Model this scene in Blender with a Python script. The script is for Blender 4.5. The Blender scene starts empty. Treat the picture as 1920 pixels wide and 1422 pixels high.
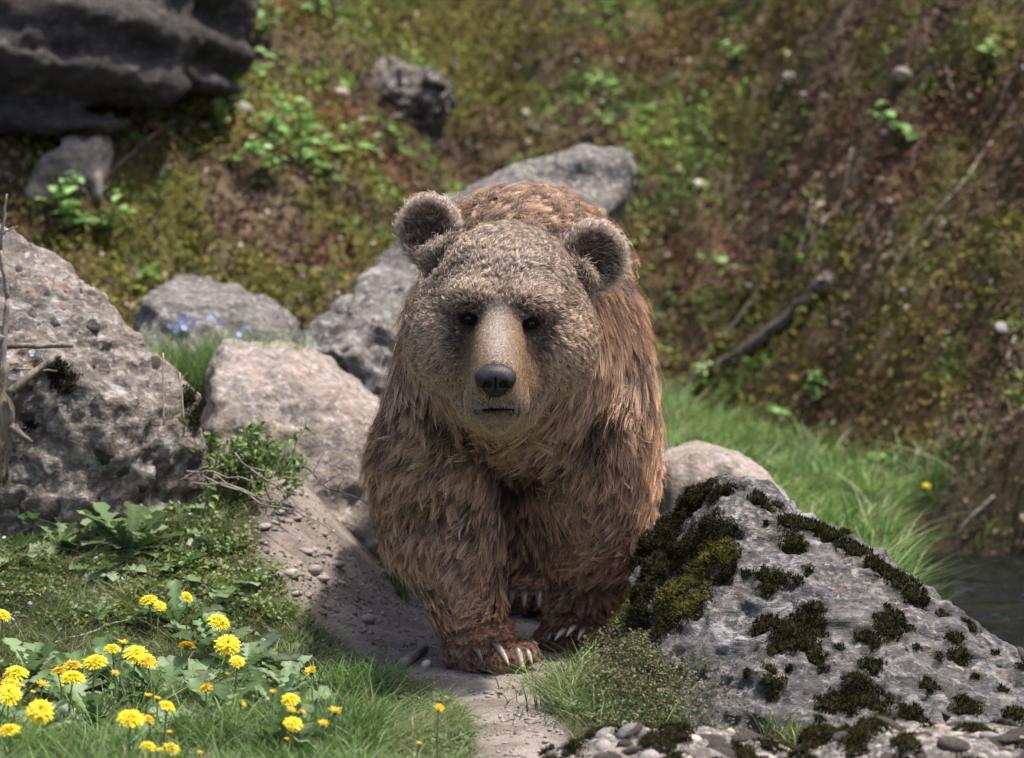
import bpy, bmesh, math, random
import numpy as np
from mathutils import Vector, Matrix, kdtree

random.seed(7)
RNG = np.random.default_rng(7)
S = bpy.context.scene
COL = S.collection

# ------------------------------------------------------------------ camera, sky, sun, exposure
CAM_Y, CAM_Z, PITCH, FPX = -10.0, 1.5, math.radians(4.36), 7400.0
cam_d = bpy.data.cameras.new('camera')
cam = bpy.data.objects.new('camera', cam_d)
COL.objects.link(cam)
cam.location = (0, CAM_Y, CAM_Z)
cam.rotation_euler = (math.radians(90) - PITCH, 0, 0)
cam_d.sensor_fit = 'HORIZONTAL'
cam_d.sensor_width = 36.0
cam_d.lens = 36.0 * FPX / 1920.0
cam_d.clip_start, cam_d.clip_end = 0.1, 500
cam_d.dof.use_dof = True
cam_d.dof.focus_distance = 9.75
cam_d.dof.aperture_fstop = 3.6
S.camera = cam

SUN = Vector((0.32, -0.03, 0.98)).normalized()          # direction towards the sun
SUN_EL = math.asin(SUN.z)
SUN_AZ = math.atan2(SUN.x, SUN.y)
world = bpy.data.worlds.new('World')
S.world = world
world.use_nodes = True
wn, wl = world.node_tree.nodes, world.node_tree.links
sky = wn.new('ShaderNodeTexSky')
sky.sky_type = 'NISHITA'
sky.sun_disc = False
sky.air_density, sky.dust_density, sky.ozone_density = 0.7, 3.0, 0.4
sky.sun_elevation = SUN_EL
sky.sun_rotation = SUN_AZ
wl.new(sky.outputs[0], wn['Background'].inputs[0])
wn['Background'].inputs[1].default_value = 0.15
sun_d = bpy.data.lights.new('sun', 'SUN')
sun_d.energy = 3.6
sun_d.angle = math.radians(2.5)
sun_d.color = (1.0, 0.955, 0.89)
sun = bpy.data.objects.new('sun', sun_d)
COL.objects.link(sun)
sun.rotation_euler = SUN.to_track_quat('Z', 'Y').to_euler()
S.view_settings.view_transform = 'Standard'
S.view_settings.look = 'None'
S.view_settings.exposure = 1.1
S.view_settings.gamma = 1.0
S.render.engine = 'CYCLES'
S.cycles.use_denoising = True
S.cycles.denoising_prefilter = 'FAST'
S.cycles.max_bounces = 5
S.cycles.diffuse_bounces = 2
S.cycles.glossy_bounces = 3
S.cycles.transmission_bounces = 4
S.cycles.transparent_max_bounces = 6
S.cycles.caustics_reflective = False
S.cycles.caustics_refractive = False
S.cycles_curves.shape = 'RIBBONS'
S.cycles_curves.subdivisions = 2

# ------------------------------------------------------------------ helpers: photo pixel <-> place
CP, SP = math.cos(PITCH), math.sin(PITCH)
CAM = np.array([0, CAM_Y, CAM_Z])

def ray(px, py):
    u, v = (px - 960) / FPX, (py - 711) / FPX
    return np.array([u, CP - v * SP, -SP - v * CP])

def W(px, py, y):
    """the point at depth y seen at photograph pixel (px, py)"""
    d = ray(px, py)
    return CAM + d * ((y - CAM_Y) / d[1])

def px_of(p):
    q = np.asarray(p) - CAM
    dep = q[..., 1] * CP - q[..., 2] * SP
    return 960 + FPX * q[..., 0] / dep, 711 - FPX * (q[..., 1] * SP + q[..., 2] * CP) / dep

def sst(a, b, x):
    t = np.clip((np.asarray(x, float) - a) / (b - a), 0, 1)
    return t * t * (3 - 2 * t)

# ------------------------------------------------------------------ helpers: noise
def _hash(i, j, k, s):
    h = (i.astype(np.uint32) * np.uint32(374761393) + j.astype(np.uint32) * np.uint32(668265263)
         + k.astype(np.uint32) * np.uint32(2147483647) + np.uint32(s * 974634541 & 0xffffffff))
    h = (h ^ (h >> np.uint32(13))) * np.uint32(1274126177)
    h = h ^ (h >> np.uint32(16))
    h = h * np.uint32(2246822519)
    return ((h ^ (h >> np.uint32(15))) & np.uint32(0xffffff)).astype(np.float32) / np.float32(0xffffff) * 2 - 1

def vnoise(p, s=0):
    p = np.asarray(p, np.float64) + 1000.37
    f = np.floor(p)
    t = (p - f)
    t = t * t * t * (t * (t * 6 - 15) + 10)
    f = f.astype(np.int64)
    i, j, k = f[:, 0], f[:, 1], f[:, 2]
    x, y, z = t[:, 0], t[:, 1], t[:, 2]
    o = 0
    for a in (0, 1):
        for b in (0, 1):
            for c in (0, 1):
                o = o + _hash(i + a, j + b, k + c, s) * (x if a else 1 - x) * (y if b else 1 - y) * (z if c else 1 - z)
    return o

def fbm(p, sc=1.0, oct=4, s=0, rough=0.5):
    p = np.asarray(p, float) * sc
    o, a, n = 0, 1.0, 0
    for q in range(oct):
        o = o + a * vnoise(p, s + q)
        n += a
        a *= rough
        p = p * 2.03 + 7.7
    return o / n

def ridge(p, sc=1.0, oct=4, s=0):
    p = np.asarray(p, float) * sc
    o, a, n = 0, 1.0, 0
    for q in range(oct):
        o = o + a * (1 - 2 * np.abs(vnoise(p, s + q)))
        n += a
        a *= 0.5
        p = p * 2.1 + 3.3
    return o / n

# ------------------------------------------------------------------ helpers: objects
def props(o, label=None, cat=None, group=None, kind=None):
    if label: o['label'] = label
    if cat: o['category'] = cat
    if group: o['group'] = group
    if kind: o['kind'] = kind
    return o

def mesh_data(name, v, f, mat=None, smooth=True, cols=None):
    v = np.asarray(v, np.float32).reshape(-1, 3)
    me = bpy.data.meshes.new(name)
    fl = [np.asarray(q, np.int32) for q in (f if isinstance(f, (list, tuple)) and len(f) and isinstance(f[0], np.ndarray) and f[0].ndim == 2 else [f])]
    fl = [q for q in fl if len(q)]
    me.vertices.add(len(v))
    me.vertices.foreach_set('co', v.ravel())
    nl = sum(q.size for q in fl)
    nf = sum(len(q) for q in fl)
    me.loops.add(nl)
    me.loops.foreach_set('vertex_index', np.concatenate([q.ravel() for q in fl]))
    me.polygons.add(nf)
    ls, c = [], 0
    for q in fl:
        ls.append(c + np.arange(len(q)) * q.shape[1])
        c += q.size
    me.polygons.foreach_set('loop_start', np.concatenate(ls).astype(np.int32))
    if smooth:
        me.polygons.foreach_set('use_smooth', np.ones(nf, bool))
    if cols is not None:
        cols = np.asarray(cols, np.float32)
        if cols.shape[1] == 3:
            cols = np.concatenate([cols, np.ones((len(cols), 1), np.float32)], 1)
        a = me.attributes.new('col', 'FLOAT_COLOR', 'POINT')
        a.data.foreach_set('color', cols.ravel())
    me.update(calc_edges=True)
    if mat is not None:
        me.materials.append(mat)
    return me

def link(name, me, parent=None, loc=(0, 0, 0), rot=None, scale=None):
    o = bpy.data.objects.new(name, me)
    COL.objects.link(o)
    o.location = loc
    if rot is not None: o.rotation_euler = rot
    if scale is not None: o.scale = scale
    if parent is not None: o.parent = parent
    return o

def mesh_obj(name, v, f, mat, parent=None, loc=(0, 0, 0), smooth=True, cols=None):
    """v in world space; the origin goes to loc (world); under a parent without rotation"""
    loc = np.asarray(loc, float)
    v = np.asarray(v, float).reshape(-1, 3) - loc
    me = mesh_data(name, v, f, mat, smooth, cols)
    pl = np.asarray(parent.location) if parent is not None else 0
    return link(name, me, parent, tuple(loc - pl))

def empty(name, loc, label, cat, group=None):
    o = bpy.data.objects.new(name, None)
    COL.objects.link(o)
    o.location = tuple(loc)
    o.empty_display_size = 0.05
    return props(o, label, cat, group)

def tube(pts, rad, n=7, cap=True):
    pts = np.asarray(pts, float)
    m = len(pts)
    rad = np.broadcast_to(np.asarray(rad, float), (m,))
    t = np.gradient(pts, axis=0)
    t /= np.linalg.norm(t, axis=1, keepdims=True) + 1e-9
    ref = np.array([0.31, 0.17, 0.93]) if abs(t[0, 2]) < 0.8 else np.array([1.0, 0.2, 0.1])
    a = np.cross(t, ref)
    a /= np.linalg.norm(a, axis=1, keepdims=True) + 1e-9
    b = np.cross(t, a)
    th = np.arange(n) * 2 * math.pi / n
    v = pts[:, None] + rad[:, None, None] * (np.cos(th)[None, :, None] * a[:, None] + np.sin(th)[None, :, None] * b[:, None])
    v = v.reshape(-1, 3)
    i = np.arange(m - 1)[:, None] * n
    j = np.arange(n)[None]
    f = np.stack([i + j, i + (j + 1) % n, i + n + (j + 1) % n, i + n + j], -1).reshape(-1, 4)
    fs = [f]
    if cap:
        v = np.concatenate([v, pts[:1], pts[-1:]])
        c0, c1 = m * n, m * n + 1
        j = np.arange(n)
        fs.append(np.concatenate([np.stack([np.full(n, c0), (j + 1) % n, j], -1),
                                  np.stack([np.full(n, c1), (m - 1) * n + j, (m - 1) * n + (j + 1) % n], -1)]))
    return v, fs

def wander(a, b, n, amp, seed=0, sag=0):
    t = np.linspace(0, 1, n)[:, None]
    p = np.asarray(a, float) * (1 - t) + np.asarray(b, float) * t
    q = np.concatenate([t * 3.1, t * 0 + seed * 1.7, t * 0], 1)
    off = np.stack([fbm(q, 1, 3, 11), fbm(q, 1, 3, 23), fbm(q, 1, 3, 37)], -1)
    return p + off * amp * np.sin(np.pi * np.clip(t, 0.06, 0.97)) + np.array([0, 0, -sag]) * (np.sin(np.pi * t))

# surface of an implicit field on a rectilinear grid
def surface_nets(F, xs, ys, zs):
    In = F < 0
    nx, ny, nz = F.shape
    cnt = np.zeros((nx - 1, ny - 1, nz - 1), np.int8)
    for a in (0, 1):
        for b in (0, 1):
            for c in (0, 1):
                cnt += In[a:nx - 1 + a, b:ny - 1 + b, c:nz - 1 + c]
    I, J, K = np.nonzero((cnt > 0) & (cnt < 8))
    idx = np.full(cnt.shape, -1, np.int64)
    idx[I, J, K] = np.arange(len(I))
    cor = [(a, b, c) for a in (0, 1) for b in (0, 1) for c in (0, 1)]
    val = {c: F[I + c[0], J + c[1], K + c[2]] for c in cor}
    acc = np.zeros((len(I), 3))
    n = np.zeros(len(I))
    for c in cor:
        for ax in range(3):
            if c[ax] == 0:
                d = tuple(1 if q == ax else c[q] for q in range(3))
                va, vb = val[c], val[d]
                m = (va < 0) != (vb < 0)
                t = va[m] / (va[m] - vb[m])
                pos = np.tile(np.array(c, float), (m.sum(), 1))
                pos[:, ax] = t
                acc[m] += pos
                n[m] += 1
    acc /= n[:, None]
    v = np.stack([xs[I] + acc[:, 0] * (xs[I + 1] - xs[I]), ys[J] + acc[:, 1] * (ys[J + 1] - ys[J]), zs[K] + acc[:, 2] * (zs[K + 1] - zs[K])], -1)
    fs = []
    for ax in range(3):
        sl0 = [slice(None)] * 3; sl1 = [slice(None)] * 3
        sl0[ax] = slice(0, -1); sl1[ax] = slice(1, None)
        A, B = In[tuple(sl0)], In[tuple(sl1)]
        q = np.argwhere(A != B)
        o1, o2 = [k for k in range(3) if k != ax]
        q = q[(q[:, o1] > 0) & (q[:, o2] > 0) & (q[:, o1] < F.shape[o1] - 1) & (q[:, o2] < F.shape[o2] - 1)]
        ins = A[q[:, 0], q[:, 1], q[:, 2]]
        def cell(d1, d2):
            r = q.copy(); r[:, o1] += d1; r[:, o2] += d2
            return idx[r[:, 0], r[:, 1], r[:, 2]]
        quad = np.stack([cell(-1, -1), cell(0, -1), cell(0, 0), cell(-1, 0)], -1)
        flip = ins if ax != 1 else ~ins
        quad[~flip] = quad[~flip][:, ::-1]
        fs.append(quad)
    f = np.concatenate(fs)
    return v, f[(f >= 0).all(1)]

def sparse_field(fn, xs, ys, zs, band, st=3):
    """fn on the whole grid, but exactly only near the surface"""
    g = lambda a, b, c: np.stack(np.meshgrid(a, b, c, indexing='ij'), -1).reshape(-1, 3)
    nx, ny, nz = len(xs), len(ys), len(zs)
    cx, cy, cz = xs[1::st], ys[1::st], zs[1::st]
    C = fn(g(cx, cy, cz)).reshape(len(cx), len(cy), len(cz))
    ix, iy, iz = (np.minimum(np.arange(n) // st, len(c) - 1) for n, c in ((nx, cx), (ny, cy), (nz, cz)))
    F = C[ix][:, iy][:, :, iz].astype(np.float64)
    m = np.abs(F) < band
    I, J, K = np.nonzero(m)
    F[m] = fn(np.stack([xs[I], ys[J], zs[K]], -1))
    return F

def vert_normals(v, f):
    n = np.zeros_like(v)
    a, b, c, d = (v[f[:, k]] for k in range(4))
    fn = np.cross(c - a, d - b)
    for k in range(4):
        for ax in range(3):
            n[:, ax] += np.bincount(f[:, k], fn[:, ax], len(v))
    return n / (np.linalg.norm(n, axis=1, keepdims=True) + 1e-12)

# ------------------------------------------------------------------ helpers: materials
class NT:
    def __init__(s, name):
        s.m = bpy.data.materials.new(name)
        s.m.use_nodes = True
        s.t = s.m.node_tree
        s.n, s.l = s.t.nodes, s.t.links
        s.b = s.n['Principled BSDF']
    def node(s, t, **k):
        o = s.n.new(t)
        for a, b in k.items(): setattr(o, a, b)
        return o
    def put(s, sock, v):
        if hasattr(v, 'is_output') or isinstance(v, bpy.types.NodeSocket): s.l.new(v, sock)
        elif isinstance(v, (tuple, list)) and len(v) == 3 and sock.type == 'RGBA': sock.default_value = (*v, 1)
        else: sock.default_value = v
    def coord(s, kind='Object', scale=None):
        o = s.node('ShaderNodeTexCoord').outputs[kind]
        if scale is None: return o
        m = s.node('ShaderNodeMapping')
        s.l.new(o, m.inputs[0])
        m.inputs['Scale'].default_value = scale
        return m.outputs[0]
    def noise(s, vec, scale, detail=4, rough=0.55, out='Fac', dist=0.0):
        o = s.node('ShaderNodeTexNoise')
        s.put(o.inputs['Vector'], vec)
        o.inputs['Scale'].default_value = scale
        o.inputs['Detail'].default_value = detail
        o.inputs['Roughness'].default_value = rough
        o.inputs['Distortion'].default_value = dist
        return o.outputs[out]
    def voro(s, vec, scale, feature='F1', out='Distance', rnd=1.0):
        o = s.node('ShaderNodeTexVoronoi', feature=feature)
        s.put(o.inputs['Vector'], vec)
        o.inputs['Scale'].default_value = scale
        o.inputs['Randomness'].default_value = rnd
        return o.outputs[out]
    def ramp(s, fac, stops, interp='LINEAR'):
        o = s.node('ShaderNodeValToRGB')
        s.put(o.inputs[0], fac)
        o.color_ramp.interpolation = interp
        e = o.color_ramp.elements
        while len(e) < len(stops): e.new(0.5)
        for q, (p, c) in zip(e, stops):
            q.position = p
            q.color = (c, c, c, 1) if not isinstance(c, (tuple, list)) else (*c, 1)
        return o.outputs[0]
    def mix(s, fac, a, b, mode='MIX'):
        o = s.node('ShaderNodeMix', data_type='RGBA', blend_type=mode)
        s.put(o.inputs[0], fac); s.put(o.inputs[6], a); s.put(o.inputs[7], b)
        return o.outputs[2]
    def math(s, op, a, b=0.0, clamp=False):
        o = s.node('ShaderNodeMath', operation=op, use_clamp=clamp)
        s.put(o.inputs[0], a); s.put(o.inputs[1], b)
        return o.outputs[0]
    def attr(s, name='col', out='Color'):
        return s.node('ShaderNodeAttribute', attribute_name=name).outputs[out]
    def rnd(s):
        return s.node('ShaderNodeObjectInfo').outputs['Random']
    def bump(s, h, strength=0.5, dist=0.01, normal=None):
        o = s.node('ShaderNodeBump')
        s.put(o.inputs['Height'], h)
        o.inputs['Strength'].default_value = strength
        o.inputs['Distance'].default_value = dist
        if normal is not None: s.l.new(normal, o.inputs['Normal'])
        return o.outputs[0]
    def done(s, color, rough=0.8, normal=None, spec=0.3, trans=None):
        s.put(s.b.inputs['Base Color'], color)
        s.put(s.b.inputs['Roughness'], rough)
        s.b.inputs['Specular IOR Level'].default_value = spec
        if normal is not None: s.l.new(normal, s.b.inputs['Normal'])
        if trans is not None:          # thin leaf: some light passes through
            tr = s.node('ShaderNodeBsdfTranslucent')
            s.put(tr.inputs[0], color)
            mx = s.node('ShaderNodeMixShader')
            mx.inputs[0].default_value = trans
            s.l.new(s.b.outputs[0], mx.inputs[1]); s.l.new(tr.outputs[0], mx.inputs[2])
            s.l.new(mx.outputs[0], s.n['Material Output'].inputs[0])
        return s.m

def leaf_mat(name, trans=0.3, rough=0.55, spec=0.3, var=True):
    t = NT(name)
    c = t.attr()
    if var:
        c = t.mix(t.math('MULTIPLY', t.noise(t.coord(), 9, 2), 0.5), c, (0.02, 0.03, 0.01), 'MULTIPLY')
    return t.done(c, rough, None, spec, trans)

def rock_mat(name, c1, c2, c3, lichen=0.3, peb=60, bump=0.6, warm=(0.30, 0.2, 0.12), moss=0.0, grit=0.5, streak=(1, 1, 1), speck=1.0):
    """mottled stone: broad patches, fine mottling, grit in places, pale lichen, dark stains"""
    t = NT(name)
    co = t.coord()
    cs = t.coord('Object', streak)
    n1 = t.noise(cs, 2.6, 6, 0.66, dist=0.6)
    n2 = t.noise(cs, 11.0, 6, 0.74, dist=0.3)
    n3 = t.noise(co, 38.0, 5, 0.75)
    base = t.mix(t.ramp(n1, [(0.38, 0.0), (0.60, 1.0)]), c1, c2)
    base = t.mix(t.ramp(n2, [(0.44, 0.0), (0.60, 0.9)]), base, c3)
    base = t.mix(t.ramp(n3, [(0.52, 0.0), (0.68, 0.75 * speck)]), base, (0.50, 0.47, 0.44))
    base = t.mix(t.ramp(n3, [(0.30, 0.8), (0.46, 0.0)]), base, (0.05, 0.047, 0.046))
    gr = t.node('ShaderNodeTexVoronoi'); t.put(gr.inputs['Vector'], t.mix(0.06, co, t.noise(co, 9, 4, 0.6, 'Color'))); gr.inputs['Scale'].default_value = peb
    grc = t.node('ShaderNodeSeparateColor'); t.l.new(gr.outputs['Color'], grc.inputs[0])
    gm = t.math('MULTIPLY', t.ramp(t.noise(co, 7.0, 6, 0.6), [(0.46, 0.0), (0.60, 1.0)]), grit)
    base = t.mix(t.math('MULTIPLY', t.ramp(grc.outputs[0], [(0.6, 0.0), (0.9, 0.8)]), gm), base, (0.48, 0.44, 0.40))
    base = t.mix(t.math('MULTIPLY', t.ramp(grc.outputs[1], [(0.65, 0.0), (0.95, 0.8)]), gm), base, (0.08, 0.075, 0.075))
    base = t.mix(t.math('MULTIPLY', t.ramp(grc.outputs[2], [(0.75, 0.0), (1.0, 0.8)]), gm), base, warm)
    lk = t.noise(co, 5.5, 6, 0.78, dist=0.9)
    base = t.mix(t.math('MULTIPLY', t.ramp(lk, [(0.57, 0.0), (0.63, 1.0)]), lichen), base, (0.58, 0.56, 0.55))
    dk = t.noise(cs, 4.2, 6, 0.74, dist=0.5)
    base = t.mix(t.math('MULTIPLY', t.ramp(dk, [(0.55, 0.0), (0.66, 1.0)]), 0.7), base, (0.06, 0.055, 0.052))
    if moss > 0:
        mk = t.noise(co, 5.3, 6, 0.7, dist=0.3)
        base = t.mix(t.math('MULTIPLY', t.ramp(mk, [(0.58, 0.0), (0.66, 1.0)]), moss), base, (0.06, 0.062, 0.018))
    base = t.mix(t.math('MULTIPLY', t.attr('stain', 'Fac'), t.ramp(n3, [(0.35, 1.0), (0.62, 0.35)])), base, (0.022, 0.021, 0.010))
    h = t.math('ADD', t.math('MULTIPLY', n2, 1.6), t.math('MULTIPLY', t.math('MULTIPLY', gr.outputs['Distance'], gm), 0.7))
    h = t.math('ADD', h, t.math('MULTIPLY', n3, 0.55))
    nrm = t.bump(h, bump, 0.022)
    return t.done(base, t.ramp(n2, [(0.3, 0.7), (0.7, 0.95)]), nrm, 0.25)

# ------------------------------------------------------------------ the terrain
FOOT = np.array([(-30, 3.0), (-6, 3.2), (-2.5, 3.6), (-1.2, 3.9), (-0.3, 4.7), (0.55, 6.3), (1.0, 5.6), (1.35, 4.75), (1.66, 4.15), (2.3, 3.6), (4, 2.6), (9, 1.0), (30, 0)], float)

def foot_dist(x, y):
    d = np.full(x.shape, 1e9)
    for (ax, ay), (bx, by) in zip(FOOT[:-1], FOOT[1:]):
        vx, vy = bx - ax, by - ay
        t = np.clip(((x - ax) * vx + (y - ay) * vy) / (vx * vx + vy * vy), 0, 1)
        d = np.minimum(d, np.hypot(x - ax - t * vx, y - ay - t * vy))
    return np.where(y > np.interp(x, FOOT[:, 0], FOOT[:, 1]), d, -d)

def path_mask(x, y):
    """worn trail: from the bottom of the picture, under the bear, then off between the boulders"""
    c = np.interp(y, [-3, -1.6, -1.1, -0.6, -0.2, 0.3, 0.8, 1.5, 2.6, 4.5], [0.06, 0.05, 0.02, -0.02, -0.05, -0.14, -0.22, -0.2, -0.05, 0.3])
    w = np.interp(y, [-3, -1.6, -1.1, -0.6, -0.2, 0.3, 0.8, 1.5, 2.6, 4.5], [0.16, 0.14, 0.11, 0.11, 0.2, 0.38, 0.45, 0.5, 0.4, 0.2])
    return 1 - sst(0.75, 1.25, np.abs(x - c) / w)

def height(x, y):
    x = np.asarray(x, float); y = np.asarray(y, float)
    sh = x.shape
    x = x.ravel(); y = y.ravel()
    p = np.stack([x, y, x * 0], -1)
    s = foot_dist(x, y) + 0.22 * fbm(p, 1.3, 3, 5)
    lf = sst(-0.22, -0.75, x)
    z = lf * 0.40 * sst(-0.35, 1.45, y)
    z = z + (1 - lf) * 0.22 * sst(1.5, 4.2, y) * sst(1.2, 0.1, x)
    rz = sst(0.1, 0.45, x) * sst(-1.6, -0.9, y) * sst(0.1, -0.3, y)
    z = z - 0.05 * rz
    # stream bed
    sd = np.minimum(x - (1.22 + 0.1 * (y - 2)), 4.12 - y)
    wet = sst(-0.12, 0.12, sd) * sst(-1.0, 0.3, y)
    z = z - 0.42 * wet
    b = np.maximum(s, 0)
    slope = 0.72 + 0.55 * sst(0.6, 1.6, x)
    hb = slope * (b * b / (b + 0.25))
    hb = 6.0 * np.tanh(hb / 6.0)
    lump = sst(0, 0.6, s)
    z = z + hb + lump * (0.26 * fbm(p, 1.25, 3, 9) + 0.13 * ridge(p, 2.6, 4, 12) + 0.05 * ridge(p, 7.5, 2, 13))
    ac = np.stack([x * 0.78 - y * 0.62, (x * 0.62 + y * 0.78) * 0.3, x * 0], -1)
    z = z + lump * sst(0.3, 1.0, x) * (0.10 * ridge(ac, 2.8, 3, 14) + 0.05 * ridge(ac, 7, 2, 15))
    pm = path_mask(x, y)
    rough = 0.022 * fbm(p, 3.0, 4, 3) + 0.010 * fbm(p, 16, 3, 8)
    z = z + rough * (1 - 0.55 * pm) - 0.018 * pm + pm * ((0.008 + 0.010 * sst(-0.1, 0.4, y)) * ridge(p, 11, 4, 17) + 0.008 * fbm(p, 40, 2, 18))
    flat = np.exp(-((x + 0.05) ** 2 / 0.16 + (y - 0.1) ** 2 / 0.12))
    z = z * (1 - 0.6 * flat)
    return z.reshape(sh)

def axis(*seg):
    o = [np.arange(a, b, st) for a, b, st in seg]
    return np.concatenate(o + [[seg[-1][1]]])

gx = axis((-30, -7, 1.5), (-7, -2.2, 0.09), (-2.2, 2.4, 0.019), (2.4, 7, 0.09), (7, 30.1, 1.5))
gy = axis((-14, -2.6, 0.8), (-2.6, -1.8, 0.06), (-1.8, 2.4, 0.019), (2.4, 8.5, 0.03), (8.5, 14, 0.12), (14, 45, 1.5))
X, Y = np.meshgrid(gx, gy, indexing='ij')
Z = height(X, Y)
ny = len(gy)
i, j = np.meshgrid(np.arange(len(gx) - 1), np.arange(ny - 1), indexing='ij')
q = (i * ny + j).ravel()
gf = np.stack([q, q + ny, q + ny + 1, q + 1], -1)
gv = np.stack([X, Y, Z], -1).reshape(-1, 3)
fx, fy = gv[:, 0], gv[:, 1]
pn = gv * np.array([1, 1, 0.6])
bank = sst(-0.12, 0.25, foot_dist(fx, fy) + 0.2 * fbm(pn, 2.2, 3, 41))
pm = path_mask(fx, fy)
pm = sst(0.35, 0.65, pm + 0.35 * fbm(pn, 5, 4, 42)) * (1 - bank)
bare = sst(0.25, 0.75, np.exp(-((fx + 0.52) ** 2 / 0.06 + (fy - 1.0) ** 2 / 0.55)) + 0.5 * fbm(pn, 6, 4, 44)) * (1 - bank)
pm = np.maximum(pm, bare)
soil = np.array([0.060, 0.045, 0.028]); grass = np.array([0.050, 0.062, 0.020])
dust = np.array([0.27, 0.226, 0.192]); dust2 = np.array([0.175, 0.146, 0.124])
bc1 = np.array([0.072, 0.045, 0.024]); bc2 = np.array([0.075, 0.066, 0.015]); bc3 = np.array([0.11, 0.085, 0.05])
def lerp(a, b, t): return a * (1 - t[:, None]) + b * t[:, None]
c = lerp(soil, grass, sst(-0.3, 0.4, fbm(pn, 4, 3, 45)))
c = lerp(c, lerp(dust, dust2, sst(-0.25, 0.35, fbm(pn, 7, 4, 46))), pm)
cb = lerp(bc1, bc2, sst(-0.15, 0.25, fbm(pn, 2.4, 4, 47)))
cb = lerp(cb, bc3, sst(0.2, 0.5, fbm(pn, 6, 3, 48)))
cb = cb * (1 + 0.5 * fbm(pn, 1.8, 3, 49))[:, None]
c = lerp(c, cb, bank)
t = NT('earth')
co = t.coord()
n = t.noise(co, 45, 8, 0.7)
cc = t.mix(t.ramp(n, [(0.3, 0.55), (0.62, 0.0)]), t.attr(), (0.35, 0.32, 0.3), 'MULTIPLY')
gr = t.voro(co, 130)
cc = t.mix(t.math('MULTIPLY', t.ramp(gr, [(0.0, 0.5), (0.3, 0.0)]), t.ramp(t.noise(co, 8, 3), [(0.45, 0.0), (0.65, 1.0)])), cc, (0.42, 0.39, 0.36))
h = t.math('ADD', t.math('MULTIPLY', n, 0.9), t.math('MULTIPLY', gr, -0.25))
h = t.math('ADD', h, t.math('MULTIPLY', t.noise(co, 14, 6, 0.65), 1.4))
M_EARTH = t.done(cc, 0.95, t.bump(h, 0.8, 0.014), 0.15)
ground = mesh_obj('ground', gv, gf, M_EARTH, cols=c)
props(ground, 'dusty trail and mossy hillside ground the bear walks on', None, None, 'structure')

# lookups on the finished ground mesh
from mathutils.bvhtree import BVHTree
GZ = gv[:, 2].reshape(len(gx), len(gy))
def hgrid(x, y):
    x = np.asarray(x, float); y = np.asarray(y, float)
    i = np.clip(np.searchsorted(gx, x) - 1, 0, len(gx) - 2); j = np.clip(np.searchsorted(gy, y) - 1, 0, len(gy) - 2)
    u = np.clip((x - gx[i]) / (gx[i + 1] - gx[i]), 0, 1); w = np.clip((y - gy[j]) / (gy[j + 1] - gy[j]), 0, 1)
    return (GZ[i, j] * (1 - u) + GZ[i + 1, j] * u) * (1 - w) + (GZ[i, j + 1] * (1 - u) + GZ[i + 1, j + 1] * u) * w
def hz(x, y):
    return float(hgrid(np.array([x]), np.array([y]))[0])
GROUND_TREE = BVHTree.FromPolygons(gv.tolist(), gf.tolist())
def G(px, py):
    """the ground point seen at photograph pixel (px, py)"""
    h = GROUND_TREE.ray_cast(Vector(CAM), Vector(ray(px, py)).normalized())
    return np.array(h[0]) if h[0] is not None else W(px, py, 9.0)

# ------------------------------------------------------------------ the stream
t = NT('stream_water')
co = t.coord('Object', (1.0, 2.6, 1.0))
h = t.math('ADD', t.noise(co, 7, 5, 0.6, dist=1.2), t.math('MULTIPLY', t.noise(co, 22, 4, 0.6, dist=0.8), 0.35))
t.b.inputs['IOR'].default_value = 1.333
M_WATER = t.done(t.mix(t.noise(co, 2.5, 4), (0.010, 0.012, 0.010), (0.030, 0.030, 0.018)), 0.06, t.bump(h, 1.0, 0.16), 0.6)
wx = axis((1.0, 4.0, 0.025)); wy = axis((-0.4, 4.6, 0.025))
X, Y = np.meshgrid(wx, wy, indexing='ij')
p = np.stack([X * 1.0, Y * 2.2, X * 0], -1).reshape(-1, 3)
Z = -0.21 + (0.040 * fbm(p, 3.6, 3, 61) + 0.014 * fbm(p, 11, 2, 62)).reshape(X.shape)
ny = len(wy)
i, j = np.meshgrid(np.arange(len(wx) - 1), np.arange(ny - 1), indexing='ij')
q = (i * ny + j).ravel()
stream = mesh_obj('stream_water', np.stack([X, Y, Z], -1).reshape(-1, 3), np.stack([q, q + ny, q + ny + 1, q + 1], -1), M_WATER)
props(stream, 'dark rippling stream water behind the mossy rock', None, None, 'structure')

# ------------------------------------------------------------------ rocks
def hull_planes(pts):
    bm = bmesh.new()
    for p in pts: bm.verts.new(p)
    bmesh.ops.convex_hull(bm, input=bm.verts)
    bm.normal_update()
    N, D = [], []
    for f in bm.faces:
        N.append(tuple(f.normal)); D.append(f.normal.dot(f.verts[0].co))
    bm.free()
    N = np.array(N); D = np.array(D)
    c = np.mean(pts, 0)
    flip = (N @ c - D) > 0
    N[flip] *= -1; D[flip] *= -1
    return N, D

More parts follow.
